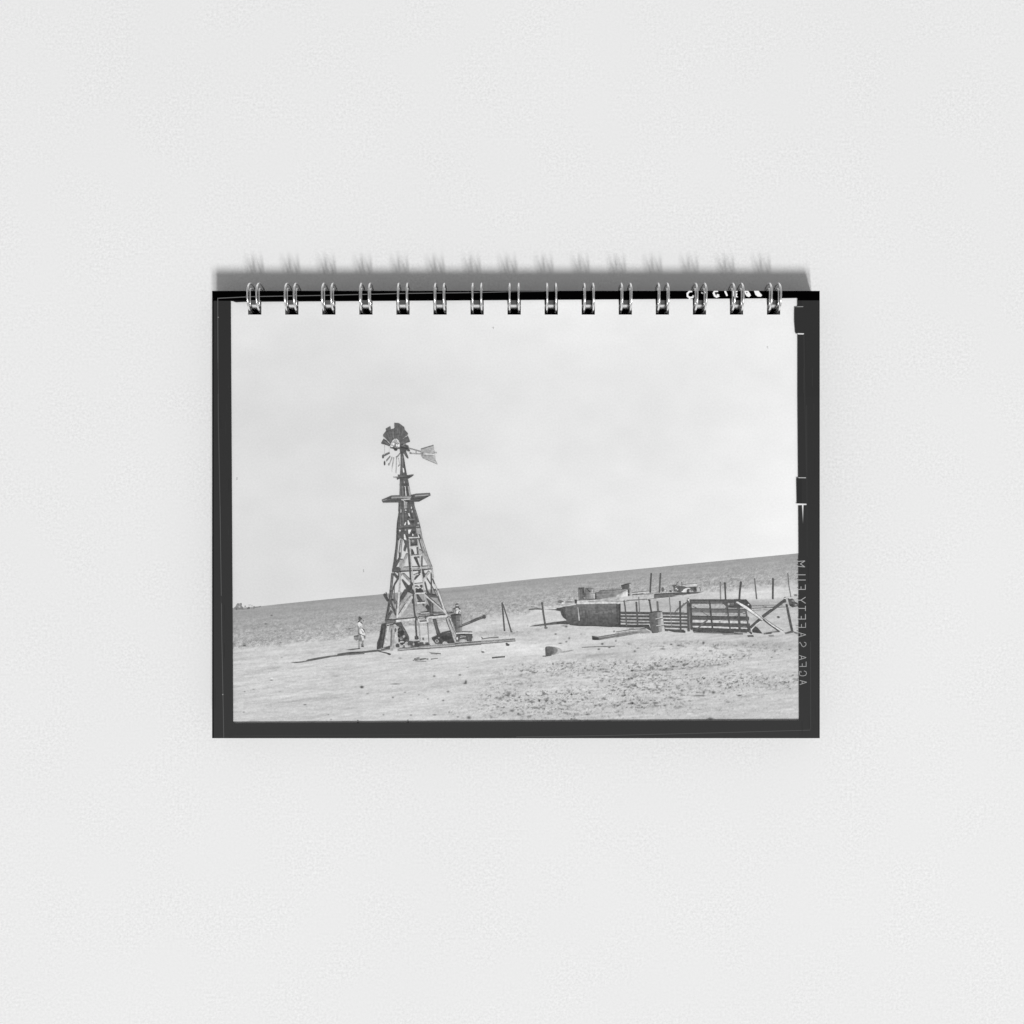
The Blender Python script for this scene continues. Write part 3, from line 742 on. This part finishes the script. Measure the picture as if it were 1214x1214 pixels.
p.poly([168, 150, 140, 178], (498, 408), (575, 440), (570, 560), (512, 575)); p.line(200, 12, (505, 412), (520, 500)); p.line(72, 24, (530, 420), (604, 412)); p.line(84, 20, (570, 470), (610, 430)); p.ell(206, 656, 556, 12, 26); p.ell(218, 672, 630, 11, 22); p.ell(172, 440, 620, 14, 42); p.ell(186, 540, 605, 18, 16); p.ell(150, 535, 655, 12, 14)
p.poly(228, (586, 665), (618, 664), (632, 755), (612, 745)); p.poly(234, (576, 815), (596, 812), (634, 896), (586, 906)); p.poly(222, (534, 848), (550, 850), (534, 910), (504, 916)); p.ell(152, 434, 905, 14, 22); p.ell(188, 800, 872, 22, 20)
p.poly([165, 172, 178, 168], (752, 975), (850, 975), (838, 1100), (762, 1080)); p.ell(216, 420, 1025, 18, 18); p.poly(236, (588, 1004), (660, 998), (612, 1096), (592, 1080)); p.poly(228, (500, 1100), (524, 1098), (558, 1222), (506, 1222)); p.ell(226, 685, 1110, 13, 24); p.line(215, (14, 26), (790, 1095), (815, 1175)); p.ell(208, 430, 1205, 24, 18); p.line(168, 20, (840, 1060), (880, 1214)); p.ell(170, 535, 1012, 18, 10)
p.line(128, 18, (482, 640), (486, 900)); p.line(122, 12, (445, 680), (430, 900)); p.line(130, 14, (542, 680), (546, 800)); p.line(132, 13, (700, 520), (745, 660), (792, 800)); p.line(118, 12, (590, 480), (640, 760)); p.line(110, 40, (365, 955), (600, 925), (822, 905)); p.line(140, 14, (600, 792), (735, 788)); p.line(166, 13, (752, 945), (812, 932)); p.line(76, 9, (380, 985), (740, 950))
p.ell(64, 605, 745, 22, 18); p.ell(72, 680, 842, 40, 22); p.ell(78, 700, 1060, 40, 30); p.line(80, 14, (400, 480), (395, 640)); p.line(76, 14, (370, 860), (362, 1200)); p.line(120, 12, (410, 1040), (400, 1200)); p.line(80, 22, (630, 640), (690, 780)); p.line(200, 22, (600, 1168), (764, 1162)); p.line(78, 16, (560, 1120), (590, 1214)); p.line(80, 18, (640, 1120), (700, 1040)); p.line(112, 14, (500, 440), (500, 640)); p.line(118, 10, (430, 440), (426, 600))
# middle of the tower (open frame)
p.fr(*FC)
p.poly(96, (304, 60), (346, 60), (332, 220), (312, 430), (275, 610), (224, 645), (250, 500), (284, 250)); p.line(130, 9, (330, 80), (300, 420)); p.line(82, 10, (312, 70), (270, 500))
p.line(150, 20, (412, 60), (395, 200), (388, 380)); p.line(110, 16, (385, 60), (350, 330)); p.line(92, 34, (366, 320), (364, 425)); p.poly(95, (352, 400), (382, 420), (285, 600), (262, 600), (290, 500))
p.poly([170, 160, 166, 172], (362, 440), (425, 430), (405, 590), (358, 590))
p.poly(93, (430, 60), (470, 75), (535, 175), (520, 225), (480, 200), (445, 130)); p.poly(95, (505, 80), (510, 160), (465, 290), (430, 270), (450, 190)); p.poly([160, 168, 172, 164], (478, 335), (522, 335), (425, 588), (372, 588)); p.line(190, 8, (500, 380), (415, 585))
p.line(104, 40, (500, 60), (518, 200), (535, 380), (548, 570)); p.line(76, 12, (520, 380), (545, 570)); p.line(178, 16, (540, 80), (558, 300), (575, 570))
p.poly(96, (556, 70), (600, 95), (680, 55), (686, 178), (560, 184)); p.ell(165, 602, 100, 26, 24); p.line(100, 28, (520, 60), (560, 65)); p.line(72, 18, (560, 160), (670, 165))
p.poly(84, (570, 250), (600, 260), (632, 335), (572, 340)); p.poly(84, (612, 392), (672, 392), (728, 560), (700, 565)); p.line(104, 36, (682, 220), (700, 400)); p.poly(86, (752, 380), (778, 380), (775, 560), (752, 560))
p.line(100, 26, (712, 60), (752, 215), (830, 372)); p.line(158, 36, (742, 60), (785, 230), (860, 405), (942, 590)); p.line(185, 10, (735, 90), (770, 210)); p.line(128, 9, (775, 70), (880, 400), (945, 560)); p.ell(172, 735, 300, 34, 42)
p.line(172, 44, (770, 310), (830, 420), (905, 545)); p.line(150, 10, (790, 380), (880, 545))
p.line(96, 50, (262, 612), (380, 602)); p.line(166, 44, (380, 604), (560, 596), (730, 588)); p.line(100, 30, (540, 590), (575, 588)); p.line(110, 26, (690, 575), (725, 580)); p.line(186, 38, (730, 580), (830, 574), (922, 568)); p.line(84, 20, (226, 652), (480, 640), (740, 622), (930, 596)); p.poly([150, 165, 170, 120], (890, 540), (925, 545), (955, 610), (945, 640)); p.line(205, 10, (380, 582), (720, 568))
p.line(86, 30, (546, 570), (562, 800), (596, 1090), (602, 1222)); p.line(178, 15, (582, 640), (602, 830), (648, 1214))
# lower bay
p.poly(93, (212, 690), (258, 690), (232, 950), (200, 1130), (172, 1130), (194, 900)); p.line(150, 8, (232, 700), (205, 1000)); p.line(92, 40, (260, 690), (342, 785)); p.line(95, 24, (340, 775), (275, 880), (242, 980)); p.ell(220, 325, 688, 22, 10); p.line(100, 22, (345, 670), (345, 760)); p.line(110, 16, (270, 900), (262, 1214))
p.line(164, 28, (376, 660), (366, 900), (342, 1222)); p.line(195, 8, (362, 720), (350, 1000)); p.line(100, 12, (392, 700), (400, 720))
p.poly([140, 150, 160, 152], (400, 690), (450, 690), (562, 800), (545, 850)); p.poly(92, (395, 800), (425, 800), (520, 905), (640, 1040), (610, 1060), (480, 960)); p.poly(92, (600, 850), (612, 880), (420, 1150), (370, 1180), (372, 1140), (480, 960)); p.ell(84, 528, 950, 44, 44)
p.poly([162, 168, 172, 166], (525, 1015), (602, 1055), (470, 1222), (350, 1222)); p.line(120, 9, (560, 1075), (440, 1214)); p.line(186, 20, (600, 1080), (500, 1214))
p.poly(90, (620, 790), (640, 800), (742, 690), (700, 680)); p.line(84, 26, (700, 668), (742, 652)); p.line(186, 40, (895, 655), (830, 740), (782, 820)); p.line(86, 42, (778, 630), (802, 750)); p.line(100, 20, (790, 700), (830, 700)); p.line(182, 36, (940, 610), (965, 770)); p.line(92, 24, (930, 680), (934, 880), (930, 1070)); p.line(92, 17, (850, 768), (890, 830), (930, 892)); p.line(98, 22, (950, 770), (1020, 960), (1100, 1222)); p.line(196, 24, (985, 870), (1050, 1010), (1122, 1222)); p.line(112, 15, (932, 900), (1022, 1060)); p.line(96, 30, (818, 845), (846, 960), (882, 1100)); p.line(104, 46, (900, 1082), (1042, 1096)); p.line(196, 24, (820, 1060), (880, 1120), (972, 1205)); p.line(86, 46, (870, 1130), (910, 1222))
p.line(78, 44, (650, 985), (782, 978)); p.line(112, 20, (636, 912), (692, 910)); p.ell(84, 752, 908, 26, 24); p.ell(205, 700, 940, 22, 14); p.ell(215, 770, 950, 12, 18); p.line(86, 40, (668, 1085), (762, 1195)); p.line(200, 20, (615, 725), (700, 690))
# ladder
p.line(194, 14, (532, 60), (556, 340), (598, 700), (640, 1000), (682, 1222)); p.line(186, 16, (690, 60), (718, 350), (752, 620), (790, 900), (830, 1222))
for (a, b_) in [((530, 40), (690, 32)), ((552, 204), (692, 190)), ((568, 372), (742, 354)), ((618, 884), (790, 866)), ((640, 1045), (822, 1026)), ((680, 1206), (812, 1204))]:
    p.line(204, 20, a, b_)
p.line(86, 40, (84, 1062), (150, 1172)); p.line(86, 18, (122, 1036), (132, 1070)); p.line(96, 20, (180, 1168), (280, 1160)); p.line(88, 28, (185, 1090), (215, 1130))
# foot of the tower, left
p.fr(*FD)
p.poly(95, (334, 0), (402, 0), (372, 140), (345, 260), (322, 400), (290, 535), (254, 535), (298, 300), (328, 150)); p.line(132, 9, (375, 20), (345, 160)); p.line(80, 10, (320, 240), (275, 500)); p.line(104, 17, (420, 120), (440, 450)); p.line(95, 28, (350, 190), (400, 330), (442, 440)); p.line(98, 22, (296, 190), (440, 180)); p.line(102, 14, (452, 200), (462, 330)); p.line(102, 14, (418, 245), (470, 222)); p.line(190, 15, (348, 300), (380, 365)); p.line(100, 33, (378, 370), (300, 505)); p.line(88, 34, (240, 82), (308, 190)); p.line(88, 18, (270, 48), (285, 100)); p.line(200, 8, (430, 250), (436, 320))
p.poly(92, (600, 0), (660, 0), (545, 185), (518, 190), (530, 130)); p.poly([165, 172, 176, 170], (660, 25), (710, 40), (520, 330), (500, 300)); p.line(120, 8, (655, 40), (520, 240)); p.line(196, 52, (740, 105), (620, 290), (500, 475)); p.line(150, 8, (728, 85), (600, 270)); p.line(206, 32, (508, 20), (492, 250), (470, 490)); p.line(150, 7, (528, 30), (508, 240))
p.line(88, 28, (758, 0), (764, 150), (776, 350), (800, 520), (822, 840)); p.line(168, 11, (790, 90), (806, 260), (824, 430)); p.line(170, 10, (812, 200), (826, 320))
p.line(210, 44, (440, 552), (620, 536), (790, 518)); p.line(150, 6, (450, 575), (780, 542)); p.line(116, 34, (252, 552), (450, 550)); p.line(84, 17, (268, 588), (350, 582), (445, 580))
p.poly(82, (188, 622), (282, 598), (262, 760), (230, 960), (214, 1035), (104, 1062), (110, 960), (150, 850)); p.line(100, 12, (235, 640), (190, 1000)); p.line(66, 14, (200, 700), (140, 1000)); p.line(130, 16, (185, 1010), (190, 1045))
p.line(92, (12, 40), (222, 1055), (345, 1030)); p.line(120, 12, (180, 1080), (340, 1062)); p.line(200, 36, (310, 640), (260, 980))
p.poly([165, 185, 190, 200, 190, 175, 165, 160], (338, 655), (430, 598), (482, 650), (470, 900), (420, 1060), (392, 1082), (342, 1082), (352, 850)); p.line(112, 20, (372, 680), (366, 840), (358, 1010)); p.line(148, 9, (422, 700), (408, 1020)); p.line(150, 26, (335, 645), (410, 630)); p.line(205, 16, (450, 700), (440, 880)); p.line(130, 10, (395, 640), (400, 700)); p.line(160, 8, (440, 640), (470, 660)); p.ell(110, 440, 710, 18, 40)
p.poly(96, (440, 580), (545, 578), (580, 660), (625, 730), (690, 860), (682, 905), (600, 905), (505, 850), (478, 720), (520, 680)); p.ell(70, 540, 765, 56, 46, 18, .3); p.line(130, 14, (560, 680), (610, 730)); p.line(76, 16, (530, 640), (570, 700)); p.ell(66, 500, 820, 20, 26); p.ell(165, 592, 825, 20, 26); p.ell(142, 535, 862, 34, 18); p.ell(182, 552, 922, 50, 13); p.ell(72, 508, 900, 16, 36); p.ell(76, 560, 950, 50, 14); p.ell(78, 630, 850, 34, 26); p.ell(74, 600, 895, 22, 20); p.ell(70, 605, 935, 14, 18)
p.ell(84, 480, 1000, 40, 24); p.ell(192, 556, 1000, 30, 22); p.ell(96, 590, 1020, 24, 14); p.ell(172, 640, 950, 34, 34); p.ell(94, 710, 955, 58, 32); p.ell(78, 820, 965, 80, 36); p.ell(90, 905, 966, 46, 18); p.ell(168, 765, 962, 18, 24); p.ell(156, 690, 992, 30, 14); p.ell(76, 820, 858, 38, 26); p.ell(150, 860, 935, 20, 12); p.ell(100, 750, 1000, 50, 14); p.ell(112, 940, 880, 18, 14); p.ell(90, 1010, 968, 40, 16)
p.line(166, 15, (850, 500), (866, 700), (884, 910)); p.line(148, 12, (1012, 600), (1028, 760), (1042, 960)); p.line(214, 18, (858, 492), (1000, 480)); p.line(214, 22, (862, 578), (1022, 566)); p.line(208, 15, (856, 500), (868, 575)); p.line(206, 20, (1004, 478), (1016, 572)); p.ell(92, 980, 488, 22, 18); p.ell(94, 812, 512, 24, 30)
p.line(214, 26, (826, 224), (972, 218)); p.line(208, 24, (795, 52), (952, 48)); p.poly(96, (812, 85), (850, 90), (925, 195), (860, 195)); p.line(98, 22, (926, 250), (962, 285)); p.line(84, 56, (995, 285), (1062, 360)); p.line(200, 11, (900, 412), (1050, 396)); p.line(116, 13, (866, 440), (1070, 424)); p.line(112, 12, (850, 500), (1062, 470))
p.line(112, 15, (478, 1082), (700, 1062), (1070, 1040)); p.line(176, 12, (500, 1060), (1062, 1020)); p.line(140, 26, (860, 1010), (1062, 990))
# foot of the tower, right
p.fr(*FE)
p.line(104, 26, (380, 0), (450, 140), (530, 300)); p.line(92, 28, (326, 0), (336, 120)); p.ell(102, 362, 102, 54, 22); p.line(165, 14, (400, 0), (440, 100))
p.poly(92, (258, 160), (310, 188), (362, 235), (366, 440), (305, 442), (292, 300)); p.poly(82, (232, 285), (280, 320), (310, 395), (255, 370)); p.line(130, 10, (330, 230), (334, 420)); p.line(94, 24, (250, 20), (290, 80))
p.line(126, 11, (78, 437), (320, 402)); p.line(118, 16, (300, 412), (560, 416), (760, 408)); p.line(150, 13, (610, 442), (735, 412)); p.line(186, 9, (130, 410), (290, 390))
p.line(202, 28, (218, 90), (400, 245), (600, 425)); p.line(140, 7, (240, 125), (590, 432)); p.line(202, 34, (440, 0), (490, 150), (545, 310), (615, 460)); p.line(150, 7, (425, 10), (530, 300))
p.line(212, 44, (268, 492), (420, 478), (610, 458)); p.line(110, 14, (285, 500), (340, 492)); p.line(206, 20, (252, 478), (268, 562)); p.line(150, 6, (350, 508), (600, 480))
p.poly(92, (348, 520), (412, 512), (452, 680), (495, 800), (430, 832), (400, 700)); p.line(112, 12, (385, 540), (440, 780))
p.line(96, 24, (38, 560), (60, 860)); p.line(126, 13, (264, 600), (272, 780), (286, 970)); p.line(168, 9, (108, 590), (132, 900))
p.poly([82, 80, 84, 92, 86, 80, 82, 84, 84, 88, 90], (328, 865), (440, 820), (530, 768), (662, 738), (724, 850), (768, 942), (620, 952), (600, 910), (540, 905), (525, 962), (400, 960)); p.ell(166, 425, 908, 38, 32); p.ell(104, 425, 905, 19, 16); p.ell(186, 572, 938, 40, 24); p.ell(150, 462, 848, 16, 14); p.line(150, 8, (600, 765), (660, 748)); p.ell(72, 600, 850, 90, 40, 16, .35)
p.line(192, 32, (612, 500), (690, 720), (765, 935)); p.line(194, 18, (660, 500), (710, 640), (768, 790)); p.line(92, 15, (592, 520), (640, 650), (690, 770)); p.line(98, 12, (646, 510), (700, 650), (772, 795)); p.line(150, 7, (625, 540), (745, 880)); p.line(205, 10, (600, 500), (660, 490))
p.line(110, 17, (0, 1052), (300, 1036), (640, 1010), (1222, 966)); p.line(178, 12, (0, 1030), (640, 990), (1222, 945)); p.line(84, 6, (560, 1022), (760, 1008)); p.line(150, 16, (820, 978), (1222, 952))
p.fr(*FK); p.line(124, 10, (150, 645), (400, 628), (692, 604)); p.line(180, 6, (150, 636), (690, 596))
p.build()

p = Print('printed_drum', 'dark drum standing behind the right foot of the printed windmill').fr(*FE)
p.poly([100, 112, 132, 150, 140, 112, 92, 88], (668, 452), (740, 440), (862, 448), (878, 560), (878, 742), (764, 742), (735, 640), (700, 540))
p.poly([88, 92, 104, 92], (668, 455), (765, 450), (775, 690), (735, 640)); p.line(98, 12, (700, 560), (780, 556), (875, 548)); p.line(106, 12, (745, 650), (875, 636)); p.line(170, 8, (780, 560), (876, 560)); p.line(80, 12, (680, 452), (800, 442)); p.line(160, 12, (850, 470), (860, 720))
p.line(96, 22, (800, 670), (1000, 592), (1222, 502)); p.fr(*FK); p.line(98, 12, (290, 438), (350, 412), (412, 395)); p.ell(88, 412, 393, 15, 12)
p.build()

p = Print('printed_bench', 'low bench beside the right foot of the printed windmill').fr(*FE)
p.poly(96, (780, 790), (920, 788), (1066, 782), (1052, 912), (962, 912), (940, 850), (842, 832), (832, 922), (768, 922)); p.ell(180, 895, 902, 60, 32); p.line(76, 14, (790, 798), (1060, 792)); p.line(212, 20, (764, 772), (900, 764), (1066, 768)); p.line(180, 14, (850, 815), (950, 825)); p.line(190, 14, (1070, 850), (1080, 910)); p.line(112, 20, (980, 800), (1000, 900)); p.line(120, 12, (1000, 905), (1060, 930)); p.ell(206, 790, 860, 14, 30)
p.build()

# ---- people
p = Print('printed_child', 'child in a hat standing behind the drum in the printed photograph').fr(*FE)
p.line(128, (14, 26), (705, 362), (760, 340)); p.ell(216, 795, 372, 50, 42); p.ell(150, 752, 372, 22, 38); p.line(106, 18, (834, 366), (808, 412)); p.ell(232, 790, 392, 18, 24); p.ell(196, 790, 330, 26, 20); p.line(74, 20, (756, 292), (790, 286), (824, 306)); p.ell(206, 790, 270, 30, 13); p.line(216, 14, (840, 340), (852, 372)); p.ell(120, 770, 352, 12, 10)
p.build()
p = Print('printed_woman', 'woman in a pale dress walking past the printed windmill').fr(*FW)
p.ell(152, 250, 742, 52, 42); p.ell(136, 300, 735, 40, 46); p.ell(170, 245, 720, 22, 16); p.ell(128, 260, 780, 26, 14)
p.line(148, (40, 26), (330, 790), (326, 880), (324, 970)); p.line(142, (40, 26), (420, 780), (412, 860), (398, 915)); p.line(172, 9, (340, 820), (334, 950)); p.line(170, 8, (426, 810), (412, 890))
p.ell(84, 325, 982, 30, 13); p.poly(80, (372, 925), (400, 905), (440, 935), (440, 948), (375, 948))
p.poly([150, 142, 130, 140, 150], (318, 630), (372, 665), (408, 812), (360, 820), (300, 745)); p.poly([215, 225, 220, 205], (360, 655), (430, 690), (452, 785), (402, 795)); p.ell(150, 462, 738, 18, 26); p.line(135, 24, (368, 642), (420, 665), (466, 682))
p.poly([205, 225, 235, 225, 215, 225, 220], (328, 505), (392, 500), (440, 565), (474, 640), (455, 672), (365, 640), (330, 622)); p.line(150, (10, 24), (375, 545), (425, 615)); p.line(240, 10, (395, 515), (440, 590)); p.line(130, (28, 22), (304, 430), (308, 520), (312, 640)); p.line(152, 8, (300, 470), (304, 600))
p.poly([225, 232, 220, 205, 190, 195, 205], (292, 368), (335, 348), (400, 400), (412, 468), (345, 502), (318, 470), (288, 412)); p.line(245, 16, (310, 372), (360, 385)); p.line(175, 16, (345, 480), (405, 490)); p.line(165, 18, (335, 440), (375, 480))
p.ell(158, 378, 315, 20, 30); p.ell(104, 336, 290, 32, 36); p.ell(88, 340, 270, 20, 16); p.line(190, 14, (420, 330), (440, 375)); p.ell(150, 350, 340, 16, 14)
p.build()

for (t, u, v, a, b_) in [(165, 431.3, 677.6, .7, .6), (165, 281.3, 568.4, .7, .6), (205, 585, 390, .6, .8), (220, 910, 413, .7, .6)]:
    p = Print('printed_dust_speck')
    p.ell(t, u, v, a, b_)
    p.build()

# ---- black film border round the picture
def top_edge(x): return 358.4 + (353.9 - 358.4) * (x - 274) / (945 - 274)


p = Print('film_border', 'black film edge printed round the photograph')
K1, K2 = 52, 3
segs = [X0]
for a, b_ in HX:
    segs += [a, b_]
segs.append(X1)
for i in range(len(segs) - 1):
    a, b_ = segs[i], segs[i + 1]
    if i % 2 == 1:
        ea, eb = min(top_edge(a), HN), min(top_edge(b_), HN)
    else:
        ea, eb = top_edge(a), top_edge(b_)
    if i == 0:                      # wide corner pieces reach the side borders
        p.poly(K2, (X0, Y0), (a + 22, Y0), (a + 22, 356.9), (X0, 357.2))
        a = a + 22; ea = 358.4
        p.poly(K2, (a, Y0), (b_, Y0), (b_, min(eb, 357.2)), (a, 356.9))
        p.poly(44, (a, 356.9), (b_, 357.2), (b_, eb), (280, 358.8), (277, 357.6), (a, 357.2))
        continue
    if i == len(segs) - 2:
        p.poly(K2, (a, Y0), (X1, Y0), (X1, 356.6), (945, 356.6), (945, eb if eb < 354 else 354), (a, ea))
        continue
    p.poly(K2, (a, Y0), (b_, Y0), (b_, min(eb, 357.0)), (a, min(ea, 357.0)))
    if ea > 357.05:
        p.poly(44, (a, 357.0), (b_, min(eb, 357.0)), (b_, eb), (a, ea))
for (y0, y1) in [(357.0, 460), (460, 600), (600, 740), (740, 874.8)]:   # left strip
    e0 = 274.2 + (y0 - 357) * .0056; e1 = 274.2 + (y1 - 357) * .0056
    k0 = 50 + (y0 - 357) / 60; k1 = 50 + (y1 - 357) / 60
    p.poly([k0, k0, k1, k1], (X0, y0), (e0, y0), (e1, y1), (X0, y1))
p.poly([58, 59, 60, 58], (276.9, 857.0), (947.2, 853.6), (950, Y1), (270, Y1))   # bottom strip
p.poly(51, (945, 356.6), (X1, 356.6), (X1, 470), (945.2, 470), (945.2, 396), (942.4, 395.6), (941.3, 381), (941.4, 364.8), (944.9, 364.4))
p.poly([48, 48, 48, 48], (945, 356.6), (950, 356.6), (950, 365), (944.9, 364))
p.poly([52, 52, 55, 55], (945.2, 470), (X1, 470), (X1, 660), (946.6, 660))
p.poly(50, (943.8, 567), (950, 567), (950, 597.8), (944.3, 597.6))
p.poly([55, 55, 59, 59], (946.3, 660), (X1, 660), (X1, Y1), (947.1, Y1))
p.poly([240, 225, 225, 240], (943.5, 596.9), (955.5, 597.2), (955.8, 598.7), (944, 598.9))
p.line(150, .9, (944.6, 364), (951.8, 363.9)); p.line(225, 1.5, (945, 396.0), (952.6, 396.2)); p.line(190, .9, (946, 566.4), (955, 566.5))
p.poly([235, 235, 60, 60], (950.3, 598.8), (952, 598.8), (951.7, 621), (951.2, 621)); p.poly([60, 60, 58, 58], (955.2, 480), (956.4, 480), (957, 660), (955.8, 660)); p.line(60, 1, (952.5, 396.5), (953.6, 470), (955.5, 560))
p.line(K2, 1.6, (252.8, 345.5), (252.8, 600), (252.8, 874.6))               # dark bound edge
p.line(44, 1.2, (970.7, 360), (970.7, 874))
# scratches along the film edge
p.line(112, .8, (258.4, 355), (258.6, 354), (300, 352), (380, 350.6), (480, 348.2), (560, 347.3), (606, 346.2)); p.line(92, .7, (606, 346.2), (640, 345.9), (662, 345.6))
p.line(100, .7, (258.7, 355), (258.9, 430)); p.line(78, 1.1, (258.9, 430), (259.4, 500), (261.4, 600)); p.line(92, .8, (261.4, 600), (263.6, 760), (265.8, 874.6)); p.ell(150, 264.6, 823, .8, .7); p.ell(140, 259.2, 376.5, .8, .6)
p.line(82, .8, (612, 873.2), (720, 871.6), (840, 868.6), (960, 865.2)); p.line(70, .8, (960.4, 760), (960.6, 865)); p.ell(46, 424.6, 856.2, 1.2, .9); p.ell(48, 484, 855.6, 1, .8); p.line(66, .7, (278, 872), (500, 870.5))
for k in range(40):
    x = random.uniform(255, 272) if k % 2 else random.uniform(950, 969); y = random.uniform(370, 860)
    p.line(random.uniform(48, 62), .6, (x, y), (x + random.uniform(-.4, .4), y + random.uniform(4, 30)))
p.build()

# ---- writing
p = Print('edge_lettering', 'faint mirrored film lettering printed up the right border')
T = 172


def strokes(oy, lst, w=13):
    p.fr(935, oy, 15.175)
    for pts in lst:
        p.line(T, w, *pts)


strokes(655, [[(150, 160), (285, 150)], [(285, 150), (202, 203)], [(202, 203), (285, 260)], [(285, 258), (148, 246)],
              [(140, 400), (296, 400)], [(150, 493), (298, 493)],
              [(155, 662), (298, 662)], [(292, 575), (292, 662)], [(214, 608), (214, 662)],
              [(150, 855), (212, 855)], [(212, 855), (296, 800)], [(212, 855), (296, 912)],
              [(165, 1003), (294, 1003)], [(293, 958), (293, 1048)],
              [(165, 1195), (302, 1195)], [(294, 1105), (294, 1195)], [(218, 1140), (218, 1195)]])
T = 168
strokes(735, [[(130, 130), (302, 130)], [(296, 45), (296, 130)], [(222, 72), (222, 130)],
              [(145, 215), (302, 262)], [(302, 262), (165, 305)], [(215, 238), (215, 290)],
              [(176, 412), (196, 396), (214, 425), (236, 468), (262, 480), (292, 462), (306, 435), (298, 406), (268, 396)],
              [(180, 632), (306, 672)], [(306, 672), (180, 712)], [(222, 646), (222, 698)],
              [(185, 832), (312, 832)], [(306, 745), (306, 832)], [(236, 778), (236, 832)],
              [(214, 945), (214, 918), (190, 918), (184, 960), (196, 996), (250, 1002), (296, 992), (314, 955), (300, 922), (266, 912)],
              [(190, 1082), (316, 1115)], [(316, 1115), (190, 1158)], [(234, 1094), (234, 1142)]], 11)
p.build()

p = Print('handwriting', 'white handwritten marks cut off along the top border').fr(800, 335, 10.117)
W = 250
p.line(W, 24, (205, 106), (170, 110), (148, 138), (150, 168), (178, 186), (212, 180), (222, 158)); p.line(W, 16, (170, 185), (176, 208))
p.ell(W, 322, 126, 10, 8); p.ell(W, 362, 122, 12, 9); p.line(225, 10, (318, 122), (340, 138))
p.line(W, 25, (515, 104), (470, 108), (462, 130), (476, 162), (497, 176), (528, 160)); p.line(W, 22, (498, 150), (526, 158))
p.line(W, (24, 20), (598, 103), (612, 135), (624, 164))
p.poly(W, (690, 103), (750, 105), (745, 118), (722, 128), (748, 138), (738, 160), (756, 180), (705, 180), (690, 150))
p.poly(W, (830, 103), (876, 103), (900, 138), (908, 160), (886, 178), (858, 168), (838, 138)); p.ell(140, 858, 124, 10, 9)
p.poly(W, (945, 103), (1000, 103), (1020, 130), (1043, 155), (1028, 174), (990, 172), (962, 150))
p.build()

# ------------------------------------------------------------------ camera, light, world
cam = bpy.data.cameras.new('Camera')
cam.sensor_width = 36
cam.angle = 2 * math.atan(607 / DIST)
cam.clip_start = .01; cam.clip_end = 50
co = bpy.data.objects.new('Camera', cam); COL.objects.link(co)
co.location = (0, 0, DIST * U)
sc.camera = co

from mathutils import Vector
D = 12.0
for azd in (6.0, 15.5):                                  # two softboxes side by side in front of the table
    el, az = math.radians(51.0), math.radians(azd)
    ld = bpy.data.lights.new('softbox', 'AREA'); ld.shape = 'ELLIPSE'; ld.size = .85; ld.size_y = 2.7; ld.energy = 645
    lo = bpy.data.objects.new('softbox', ld); COL.objects.link(lo)
    pos = Vector((math.cos(el) * math.sin(az), -math.cos(el) * math.cos(az), math.sin(el))) * D
    lo.location = pos
    lo.rotation_euler = (-pos).to_track_quat('-Z', 'Y').to_euler()

w = bpy.data.worlds.new('World'); sc.world = w; w.use_nodes = True
bg = w.node_tree.nodes['Background']
bg.inputs['Color'].default_value = (1, 1, 1, 1); bg.inputs['Strength'].default_value = .295
vs = sc.view_settings
vs.view_transform = 'Standard'; vs.look = 'None'; vs.exposure = 0; vs.gamma = 1; vs.use_curve_mapping = False
